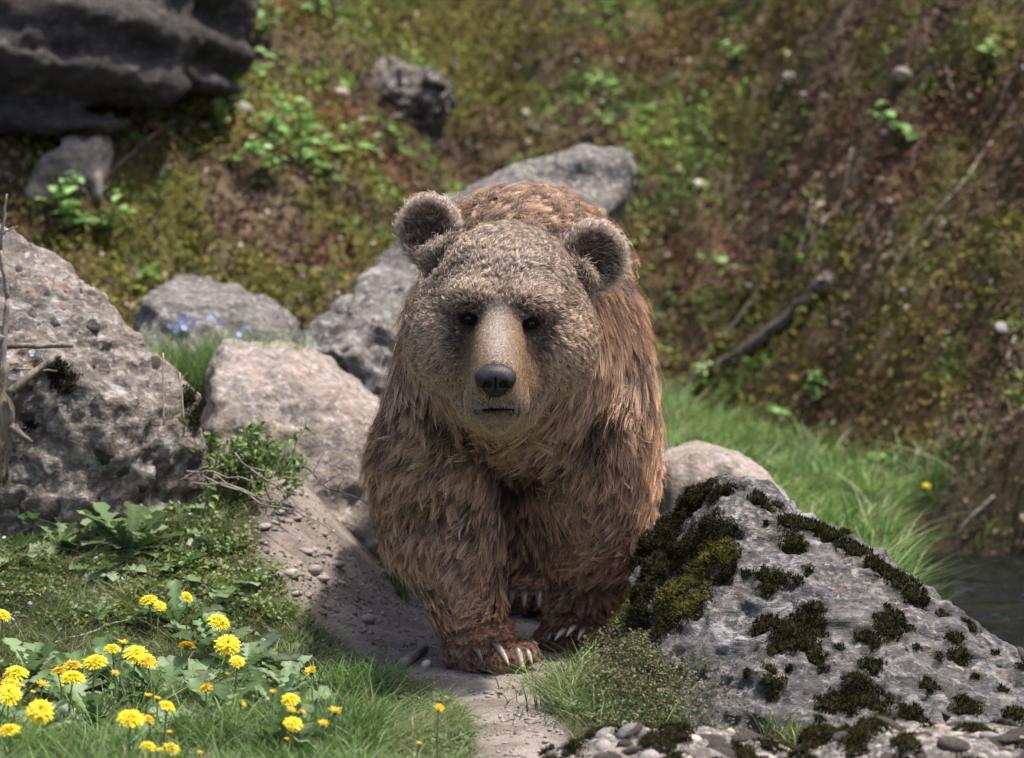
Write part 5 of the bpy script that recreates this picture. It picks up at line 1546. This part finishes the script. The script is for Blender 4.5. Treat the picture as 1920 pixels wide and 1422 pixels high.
# ------------------------------------------------------------------ leaf rosettes
def leaf_data(kind, n, col, name='leaf', var=0.1, curl=0.0):
    v, f = leaf_shape(kind, n)
    v = v.copy()
    v[:, 2] += curl * v[:, 1] ** 2
    c = np.tile(np.array(col), (len(v), 1))
    c[1::3] = c[1::3] * 1.35 + 0.02
    return mesh_data(name, v, f, M_LEAF, True, c)
DL = [leaf_data('dandelion', 13, c, curl=k) for c, k in [((0.10, 0.16, 0.055), 0.0), ((0.145, 0.20, 0.09), -0.15), ((0.08, 0.135, 0.04), 0.12), ((0.18, 0.23, 0.125), -0.25)]]
def rosette(px_, py_, size, n, label, els=(0.15, 0.7), seed=0, group='leaf rosettes in the lawn', az0=None, datas=DL, name='leaf_rosette', cat='plant'):
    rg = np.random.default_rng(seed)
    p = G(px_, py_)
    o = empty(name, p, label, cat, group)
    n = int(n * 1.5)
    for k in range(n):
        az = (az0 if az0 is not None else 0) + k * 2.399 + rg.normal(0, 0.25)
        el = rg.uniform(*els)
        s = size * rg.uniform(0.6, 1.15)
        rot = (Matrix.Rotation(az, 3, 'Z') @ Matrix.Rotation(el, 3, 'X') @ Matrix.Rotation(rg.normal(0, 0.35), 3, 'Y')).to_euler()
        link('leaf', datas[int(rg.integers(len(datas)))], o, (0, 0, 0.004), rot, (s * rg.uniform(0.9, 1.35), s, s))
    return o
rosette(238, 1042, 0.165, 20, 'big rosette of broad toothed leaves spreading below the boulder', (0.0, 1.15), 1)
rosette(330, 1070, 0.12, 12, 'flattened pale rosette with drooping leaves beside the bare bank', (-0.05, 0.45), 2)
rosette(110, 1030, 0.13, 11, 'dark rosette with arching leaves near the picture edge', (0.1, 0.8), 3)
rosette(330, 1185, 0.13, 12, 'upright rosette around the dandelions at the back', (0.3, 1.1), 4)
rosette(455, 1275, 0.15, 14, 'dark upright rosette under the biggest dandelions', (0.3, 1.0), 5)
rosette(415, 1370, 0.15, 9, 'rosette with one long pale toothed leaf near the bottom', (0.4, 1.2), 6)
rosette(240, 1300, 0.13, 12, 'leafy rosette under the crowded dandelion cluster', (0.3, 1.1), 7)
rosette(120, 1330, 0.12, 12, 'rosette among the dandelions of the lower corner', (0.3, 1.1), 8)
rosette(480, 1400, 0.13, 13, 'wide spreading rosette at the bottom edge of the lawn', (0.1, 0.8), 9)
rosette(20, 1340, 0.13, 10, 'rosette at the picture edge below the flower bunch', (0.3, 1.1), 10)
rosette(330, 1390, 0.12, 11, 'rosette around the dandelions at the bottom edge', (0.3, 1.0), 11)
rosette(600, 1385, 0.10, 10, 'small low rosette below the stacked dandelions', (0.05, 0.6), 12)
rosette(700, 1370, 0.10, 9, 'flat pale rosette midway between dandelions and trail', (0.0, 0.4), 13)
rosette(630, 1300, 0.07, 8, 'small low rosette beside the lone pointed dandelion', (0.1, 0.5), 14)
rosette(1115, 1345, 0.075, 10, 'ragged grey green rosette at the edge of the trail below the grass clump', (0.1, 1.0), 15)
rosette(1190, 1260, 0.07, 7, 'small bright lobed plant before the stonecrop', (0.5, 1.2), 16)
rosette(1070, 1330, 0.06, 8, 'low rosette in the grass clump beside the trail', (0.2, 0.8), 17)

for a, (x_, y_, lab) in enumerate([(60, 1290, 'leafy rosette behind the bunch at the picture edge'), (170, 1290, 'leafy rosette below the tall domed dandelion'), (180, 1385, 'leafy rosette left of the bottom edge dandelions'), (400, 1240, 'leafy rosette behind the biggest round dandelion'), (540, 1310, 'leafy rosette around the stacked dandelions'), (520, 1345, 'leafy rosette under the stacked dandelions'), (300, 1330, 'leafy rosette below the slanting row of dandelions'), (380, 1330, 'leafy rosette under the lopsided dandelion'), (60, 1400, 'leafy rosette in the bottom corner'), (560, 1420, 'leafy rosette cut by the bottom edge'), (200, 1080, 'flat rosette below the big broad leaved one'), (420, 1110, 'flat grey rosette where lawn and trail meet'), (30, 1060, 'rosette at the picture edge below the boulder')]):
    rosette(x_, y_, 0.135, 12, lab, (0.35, 1.15) if a < 10 else (0.0, 0.5), 30 + a)
for a, (x_, y_, lab) in enumerate([(160, 960, 'small rosette just under the boulder'), (60, 930, 'small rosette in the corner between boulder and picture edge'), (330, 965, 'small rosette between the shrub and the big rosette'), (60, 1000, 'small rosette beside the dark arching one'), (290, 1120, 'small rosette behind the wide dandelion'), (140, 1110, 'small rosette among the tiny blue flowers'), (180, 1165, 'small rosette beside the pale straw'), (400, 1030, 'small rosette at the edge of the bare bank')]):
    rosette(x_, y_, 0.085, 8, lab, (0.2, 0.9), 50 + a)

# tall single grass tufts before the mossy rock
def tuft(label, px_, py_, tops, w=0.0028, group='tall grass tufts'):
    p = G(px_, py_)
    V, Q, T, Cc, off = [], [], [], [], 0
    for (tx, ty) in tops:
        e = W(tx, ty, p[1] + RNG.normal(0, 0.02)) - p
        r = (p + [RNG.normal(0, .012), RNG.normal(0, .012), 0])[None]
        hh = e[2] / 0.9
        v, fs, c = blades(r, np.array([hh]), np.array([w]), np.array([[e[0] / hh * 0.8, e[1] / hh * 0.8]]), np.array([0.1]), np.array([[0.10, 0.19, 0.04]]) * RNG.uniform(0.8, 1.3), 6)
        V.append(v); Q.append(fs[0] + off); T.append(fs[1] + off); Cc.append(c); off += len(v)
    o = mesh_obj('grass_tuft', np.concatenate(V), [np.concatenate(Q), np.concatenate(T)], M_GRASS, loc=p, cols=np.concatenate(Cc), smooth=False)
    return props(o, label, 'grass', group)
tuft('tall grass tuft with upright blades before the face of the mossy rock', 1385, 1335, [(1363, 1140), (1378, 1150), (1340, 1200), (1395, 1190), (1372, 1230), (1350, 1280), (1400, 1260)])
tuft('grass tuft at the lower corner of the mossy rock', 1318, 1350, [(1280, 1215), (1290, 1230), (1310, 1240), (1335, 1290), (1300, 1260), (1270, 1300)])
tuft('grass tuft beside the pebbly rocks below the mossy rock', 1440, 1372, [(1440, 1300), (1460, 1310), (1410, 1290), (1480, 1330), (1425, 1320)])
tuft('long grass blade arching over the stonecrop beside the bear', 1160, 1200, [(1075, 1112), (1210, 1150), (1120, 1165), (1150, 1140)], 0.0022)
tuft('grass stalks standing on the crest of the big boulder', 70, 470, [(75, 300), (95, 330), (110, 380), (130, 400), (60, 360), (150, 420)], 0.0024)

# ------------------------------------------------------------------ tiny blue flowers
V, Q, Cc = [], [], []
for k in range(4):
    a = k * math.pi / 2
    d = np.array([math.cos(a), math.sin(a), 0.12]); s = np.array([-math.sin(a), math.cos(a), 0])
    b = len(V)
    V += [d * 0.08, d * 0.55 - s * 0.48, d * 1.0, d * 0.55 + s * 0.48]; Q.append((b, b + 1, b + 2, b + 3))
    Cc += [(0.75, 0.75, 0.8), (0.30, 0.38, 0.78), (0.34, 0.42, 0.80), (0.30, 0.38, 0.78)]
SPEED = mesh_data('speedwell_flower', np.array(V), np.array(Q), M_PETAL, False, np.array(Cc))
for (a, b) in [(7, 1121), (20, 1126), (30, 1132), (43, 1132), (79, 1130), (94, 1133), (93, 1113), (84, 1120), (146, 1104), (162, 1104), (151, 1126), (13, 1175), (29, 1180), (57, 1156), (108, 1159), (142, 1178), (113, 1206), (32, 972), (61, 971), (8, 1032), (87, 1031), (109, 1053), (91, 1067), (123, 1063), (134, 1063), (115, 1062), (339, 949), (336, 966), (357, 988), (374, 993), (321, 1034), (131, 1036), (196, 1097), (204, 1086), (24, 1186), (178, 1115), (370, 1157), (494, 1225), (505, 1208), (60, 1100), (180, 1070), (230, 1110)]:
    p = G(a, b)
    o = link('speedwell_flower', SPEED, None, tuple(p + [0, 0, 0.035]), (0.6 + RNG.normal(0, .2), RNG.normal(0, .3), RNG.random() * 6), (0.0065,) * 3)
    props(o, 'tiny pale blue flower among the ground cover leaves', 'flower', 'tiny blue flowers in the ground cover')

# forget-me-nots in the hollow
p = G(420, 690)
p = np.array([W(400, 660, 2.3)[0], 2.3, hz(W(400, 660, 2.3)[0], 2.3)])
fm = empty('forget_me_not', p, 'clump of pale blue flowers growing in the hollow before the grey boulder', 'plant')
rg = np.random.default_rng(5)
n = 1300
rt = np.stack([rg.uniform(-0.17, 0.19, n), rg.normal(0, 0.06, n), np.zeros(n)], -1) + p
V, Fs, Cc = blades(rt, (W(400, 625, 2.3)[2] - p[2]) * rg.uniform(0.6, 1.25, n), 0.004, rg.normal(0, 0.25, (n, 2)), rg.uniform(0, 0.25, n), np.array([0.16, 0.24, 0.075]) * rg.uniform(0.7, 1.3, (n, 1)), 3, rg)
mesh_obj('foliage', V, Fs, M_GRASS, fm, loc=p, cols=Cc, smooth=False)
FMN = mesh_data('flower', np.concatenate([np.array([[math.cos(a), math.sin(a), 0.1], [0.6 * math.cos(a + .6), 0.6 * math.sin(a + .6), 0]]) for a in np.arange(5) * 1.2566]), np.array([[0, 1, 2, 3, 4], [0, 4, 5, 6, 7]]) if False else np.array([[0, 1, 2, 3], [3, 4, 5, 6], [6, 7, 8, 9], [0, 3, 6, 9]]), M_PETAL, False, np.tile([0.28, 0.36, 0.72], (10, 1)))
for (a, b) in [(318, 612), (340, 605), (352, 600), (345, 615), (365, 603), (330, 622), (395, 596), (455, 615), (468, 620), (448, 628), (415, 605), (505, 632), (445, 640), (360, 612), (338, 598)]:
    q = W(a, b, 2.3 + rg.normal(0, 0.05))
    link('flower', FMN, fm, tuple(q - p), (1.0, 0, rg.random() * 6), (0.013,) * 3)

# ------------------------------------------------------------------ the leafy shrub below the boulder and its dry stems
p = G(420, 925)
sh = empty('leafy_shrub', p, 'small green shrub with fine leaves at the boulder foot', 'shrub')
rg = np.random.default_rng(9)
lp_, ld_ = [], []
TW = []
for k in range(46):
    a = G(rg.uniform(280, 560), 925 + rg.uniform(-12, 15)) if k < 12 else np.array([p[0] + rg.uniform(-0.20, 0.18), p[1] + rg.normal(0, 0.07), 0])
    a[2] = hz(a[0], a[1])
    px0 = px_of(a[None])[0][0]
    top = np.interp(px0, [260, 300, 380, 440, 500, 560], [830, 775, 790, 775, 800, 870]) + rg.uniform(0, 70)
    e = W(px0 + rg.normal(10, 40), top, a[1] + rg.normal(-0.03, 0.06))
    c = wander(a, e, 9, 0.03, k)
    TW.append(tube(c, np.linspace(0.0026, 0.0009, 9), 5))
    for q in range(2, 9):
        for z in range(4):
            lp_.append(c[q] + rg.normal(0, 0.010, 3)); ld_.append(rg.normal(0, 1, 3) + np.array([0, -0.2, 0.35]))
off, V, Q, T = 0, [], [], []
for v, fs in TW:
    V.append(v); Q.append(fs[0] + off); T.append(fs[1] + off); off += len(v)
V = np.concatenate(V)
mesh_obj('stems', V, [np.concatenate(Q), np.concatenate(T)], M_STEM, sh, loc=p, cols=np.tile([0.16, 0.12, 0.07], (len(V), 1)))
lp_, ld_ = np.array(lp_), np.array(ld_)
n = len(lp_)
cc_ = np.array([0.075, 0.135, 0.025]) * (1 - rg.random((n, 1))) + np.array([0.14, 0.22, 0.05]) * rg.random((n, 1))
V, Fq, Cc = strew(ov, of, lp_, ld_, rg.normal(0, 0.5, (n, 3)) + [0, -0.3, 1], 0.023 * rg.uniform(0.5, 1.3, n), cc_)
props(mesh_obj('foliage', V, Fq, M_LEAF, sh, loc=p, cols=Cc, smooth=False), kind='stuff')
for a, (q0, q1, r0) in enumerate([((380, 895, .75), (600, 985, .62), .0042), ((400, 890, .78), (585, 965, .6), .0038), ((360, 905, .72), (545, 945, .62), .0034), ((470, 880, .8), (640, 1010, .7), .0034), ((420, 870, .8), (330, 900, .7), .003), ((440, 850, .8), (560, 930, .68), .003), ((350, 885, .75), (480, 905, .66), .0045), ((500, 900, .8), (610, 900, .72), .0028)]):
    A, B = W(*q0), W(*q1)
    A[2] = max(A[2], hz(A[0], A[1]) + .02); B[2] = max(B[2], hz(B[0], B[1]) + .006)
    stick('dry_stem', ['long dry stem trailing farthest down the bare bank', 'dry stem running beside the longest one below the shrub', 'pale dry stem under the shrub foliage', 'dark dry stem reaching towards the bear', 'short dry stem pointing back to the boulder', 'thin dry stem arching out of the shrub', 'thick straw coloured stem lying beneath the shrub', 'thin dry stem lying level beside the shrub'][a], 'stem', A, B, r0 * 0.72, r0 * 0.35, M_BARK, 0.04, 20 + a, 14, 0, 'dry stems under the shrub')
br = stick('thorny_twig', 'thin dark twig with tiny leaves between the shrub and the bear', 'twig', W(560, 870, .75), W(690, 945, .7), 0.0028, 0.0014, M_DARKW, 0.03, 31, 12, 0, None, [(0.3, .03, 0, .06, .0015), (0.5, .05, 0, .03, .0015), (0.7, .02, 0, .05, .0012)])
for a, (q0, q1) in enumerate([((306, 800, .66), (306, 662, .68)), ((345, 790, .68), (337, 700, .7))]):
    stick('bare_stalk', ['taller of two pale bare stalks in front of the boulder', 'shorter of two pale bare stalks in front of the boulder'][a], 'stalk', W(*q0), W(*q1), 0.0026, 0.002, M_WOOD, 0.004, 40 + a, 8, 0, 'bare stalks', [(0.9, .02, 0, .02, .0015), (0.6, -.02, 0, .02, .0015)])
stick('straw', 'long pale straw lying in the lawn behind the dandelions', 'straw', G(60, 1232) + [0, 0, .02], G(250, 1182) + [0, 0, .03], 0.003, 0.002, M_WOOD, 0.02, 50, 12)
stick('green_straw', 'pale green bent stalk in the lawn left of the large dandelions', 'straw', G(190, 1160) + [0, 0, .02], G(272, 1208) + [0, 0, .03], 0.0035, 0.003, M_STEM, 0.01, 51, 8)

# ------------------------------------------------------------------ plants and roots on the hillside
NL = [leaf_data('nettle', 7, c) for c in [(0.17, 0.29, 0.08), (0.23, 0.37, 0.12), (0.13, 0.24, 0.055)]]
def hill_pt(px_, py_):
    return G(px_, py_)
def nettle(px_, py_, hp, n, label, size=0.065, seed=0, group='leafy plants on the hillside'):
    """leafy stem growing from hillside pixel, hp photo pixels tall"""
    rg = np.random.default_rng(seed)
    p = hill_pt(px_, py_)
    sc = (p[1] - CAM_Y) / FPX
    H = hp * sc
    o = empty('hillside_plant', p, label, 'plant', group)
    top = p + np.array([rg.normal(0, 0.55) * H, -0.35 * H, 0.8 * H])
    c = wander(p, top, 8, 0.15 * H, seed)
    V, Fs = tube(c, np.linspace(0.004, 0.002, 8), 5)
    mesh_obj('stem', V, Fs, M_STEM, o, loc=p, cols=np.tile([0.10, 0.14, 0.05], (len(V), 1)))
    for k in range(n):
        u = (k + 0.5) / n
        b = c[int(u * 7)] - p
        az = k * 2.4 + rg.normal(0, 0.4); el = rg.uniform(-0.15, 0.5)
        s = size * rg.uniform(0.65, 1.2) * (1.1 - 0.4 * u)
        rot = (Matrix.Rotation(az, 3, 'Z') @ Matrix.Rotation(el, 3, 'X') @ Matrix.Rotation(rg.normal(0, 0.3), 3, 'Y')).to_euler()
        link('leaf', NL[int(rg.integers(3))], o, tuple(b + rg.normal(0, 0.10, 3) * H), rot, (s * 1.15, s, s))
for a, q in enumerate([(250, 255, 35, 8, 'leafy plant at the shaded lip under the overhanging slab'), (300, 245, 40, 9, 'leafy plant directly below the slab end'), (360, 240, 60, 14, 'bushy plant at the notch of the slab end'), (405, 235, 60, 14, 'bushy plant below the broken ledge block'),
        (440, 200, 70, 14, 'tall leafy plant climbing beside the broken ledge block'), (455, 130, 70, 12, 'leafy plant at the upper end of the ledge block'), (480, 70, 50, 11, 'topmost leafy plant beside the ledge block'), (505, 170, 50, 10, 'leafy plant hanging over the dark hollow'),
        (430, 300, 50, 11, 'leafy plant in the middle of the green hillside patch'), (490, 270, 60, 14, 'dense plant at the centre of the green hillside patch'), (540, 255, 50, 13, 'dense plant nearest the jutting rock lump'), (560, 300, 55, 13, 'broad leaved plant below the dense hillside plants'),
        (610, 270, 60, 13, 'leafy plant between the jutting rock lump and the green patch'), (620, 330, 45, 11, 'low leafy plant with drooping leaves at the patch bottom'), (660, 275, 40, 10, 'leafy plant at the end of the green hillside patch'), (700, 290, 40, 8, 'outlying leafy plant towards the slanting slab'), (750, 285, 35, 7, 'farthest outlying plant with one bright round leaf'),
        (500, 330, 40, 10, 'pale leafy plant below the centre of the green patch'), (150, 425, 55, 14, 'bushy plant behind the crest of the big boulder'), (195, 440, 45, 12, 'bushy plant beside the one behind the boulder crest'), (110, 380, 40, 9, 'small plant beside the pale weathered rock'),
        (585, 20, 40, 8, 'bright plant at the top edge of the picture'), (250, 540, 35, 10, 'low bright plant between boulder and hillside'), (1395, 110, 30, 8, 'bright green plant high on the open hillside', 0.06), (1150, 170, 40, 9, 'green plant high on the hillside behind the bear', 0.07), (1110, 235, 25, 8, 'low green plant above the slanting slab', 0.06),
        (1715, 255, 60, 13, 'bright plant with long leaves on the dark steep bank', 0.075), (1850, 110, 35, 8, 'bright plant at the top of the steep bank', 0.07), (1545, 740, 50, 11, 'fresh green plant where the bank meets the grass', 0.07), (1470, 820, 70, 9, 'broad leaved plant standing in the stream grass', 0.09), (1600, 890, 55, 10, 'leafy plant at the bank foot above the stream', 0.075), (1310, 720, 40, 9, 'green plant at the lower end of the fallen branch', 0.06), (1370, 500, 30, 8, 'small green plant on the bank above the fallen branch', 0.05)]):
    nettle(q[0], q[1] + 8, q[2] * (1.8 if a < 21 else 1.25) + 10, int(q[3] * 1.6), q[4], (q[5] if len(q) > 5 else 0.08) * 1.05, 60 + a)

def on_bank(pix, lift=0.02):
    return np.array([hill_pt(a, b) + np.array([0, -lift, lift]) for a, b in pix])
def bank_root(label, pix, r0, r1, mat, name='root', cat='root', seed=0, group='bare roots on the steep bank'):
    c = on_bank(pix)
    u = np.linspace(0, 1, len(c)); uu = np.linspace(0, 1, 6 * len(c))
    c = np.stack([np.interp(uu, u, c[:, k]) for k in range(3)], -1)
    c = c + 0.02 * np.stack([fbm(c, 6, 2, 5 + seed), fbm(c, 6, 2, 6 + seed), fbm(c, 6, 2, 7 + seed)], -1)
    for _ in range(3): c[1:-1] = 0.25 * c[:-2] + 0.5 * c[1:-1] + 0.25 * c[2:]
    V, Fs = tube(c, np.linspace(r0, r1, len(c)), 8)
    return props(mesh_obj(name, V, Fs, mat, loc=c[0]), label, cat, group)
bank_root('thick dark fallen branch slanting down the bank to the grass', [(1560, 535), (1500, 590), (1420, 650), (1330, 705), (1240, 750)], 0.040, 0.016, M_DARKW, 'fallen_branch', 'branch', 0, None)
for a, (lab, pix) in enumerate([('long pale root running down the middle of the bank', [(1530, 330), (1515, 430), (1500, 480), (1440, 540)]), ('root curving beside the long pale root', [(1600, 290), (1580, 380), (1540, 440)]), ('pale root with a knobbed end below the bright plant', [(1722, 270), (1712, 310), (1722, 345)]),
        ('thin root at the top of the steep bank', [(1770, 130), (1780, 170), (1785, 200)]), ('long thin root crossing the dark bank diagonally', [(1900, 210), (1850, 290), (1790, 370), (1720, 450), (1665, 520), (1650, 600)]), ('reddish root hanging beside the long thin root', [(1770, 420), (1730, 480), (1690, 570)]), ('short root above the fallen branch', [(1640, 390), (1615, 450)]), ('pale looped root at the picture edge', [(1890, 160), (1860, 240), (1850, 250)]),
        ('thin root low on the dark bank', [(1900, 640), (1890, 690), (1915, 720)]), ('dead root curving above the stream', [(1690, 960), (1660, 1000), (1690, 1040)]), ('root end sticking out of the bank foot', [(1860, 940), (1810, 990), (1790, 1010)]), ('thin straight root beside the broad leaved plant', [(1560, 800), (1510, 860), (1490, 890)]), ('fine root beside the fallen branch end', [(1420, 560), (1350, 640)]), ('root strand near the slanting slab', [(330, 230), (240, 300), (190, 350)])]):
    bank_root(lab, pix, 0.0062, 0.003, M_BARK, seed=a + 1)
rg = np.random.default_rng(77)
for a, (x_, y_, s, lab) in enumerate([(985, 215, 20, 'pale stone high on the hillside above the bear'), (1265, 403, 14, 'white stone on the bank beside the ear'), (1252, 555, 12, 'white stone on the bank beside the shoulder'), (1310, 350, 22, 'flat grey stone above the white one on the bank'), (1480, 150, 30, 'grey stone buried high on the bank'), (1690, 150, 40, 'dark grey stone embedded at the top of the steep bank'), (1620, 340, 20, 'grey stone beside the bare roots'), (1165, 500, 12, 'small white stone close to the bear neck'), (1545, 420, 22, 'grey stone above the fallen branch'), (640, 180, 30, 'stone beside the jutting rock lump'), (345, 255, 30, 'stone beneath the leafy plants under the slab'), (455, 215, 44, 'tan stone half hidden by the leafy plants'), (330, 270, 26, 'tan stone at the lip under the slab'), (560, 520, 30, 'dark stone beside the slanting slab'), (300, 330, 24, 'pale stone in the litter below the leafy plants'), (1905, 1050, 12, 'white stone at the far edge of the stream'), (1790, 1045, 9, 'small white stone in the stream shallows'), (1570, 1010, 18, 'stone at the waterside grass'), (1880, 620, 30, 'pale stone on the dark bank at the picture edge'), (1385, 960, 14, 'stone in the stream grass behind the mossy rock')]):
    p = hill_pt(x_, y_)
    r_ = s / 2 * (p[1] - CAM_Y) / FPX
    m = PEBS[a % len(PEBS)]
    if 'white' in lab:
        m = m.copy(); m.materials.clear(); m.materials.append(M_CREAM)
    props(link('stone', m, None, tuple(p + [0, -r_ * .3, r_ * .3]), (rg.normal(0, .5), rg.normal(0, .5), rg.random() * 6), (r_,) * 3), lab, 'stone', 'stones on the hillside')
for k in range(90):
    x_, y_ = rg.uniform(0, 1920), rg.uniform(0, 1000)
    if x_ < 1230 and y_ > 300: y_ = rg.uniform(0, 300)
    if y_ > 700 and x_ < 1600: y_ = rg.uniform(0, 700)
    p = hill_pt(x_, y_)
    if p[1] < 4: continue
    r_ = rg.uniform(0.006, 0.017)
    props(link('stone', PEBS[k % len(PEBS)], None, tuple(p + [0, -.02, .02]), (rg.normal(0, .5), rg.normal(0, .5), rg.random() * 6), (r_,) * 3), 'small pale stone caught in the hillside moss', 'stone', 'small stones in the hillside moss')
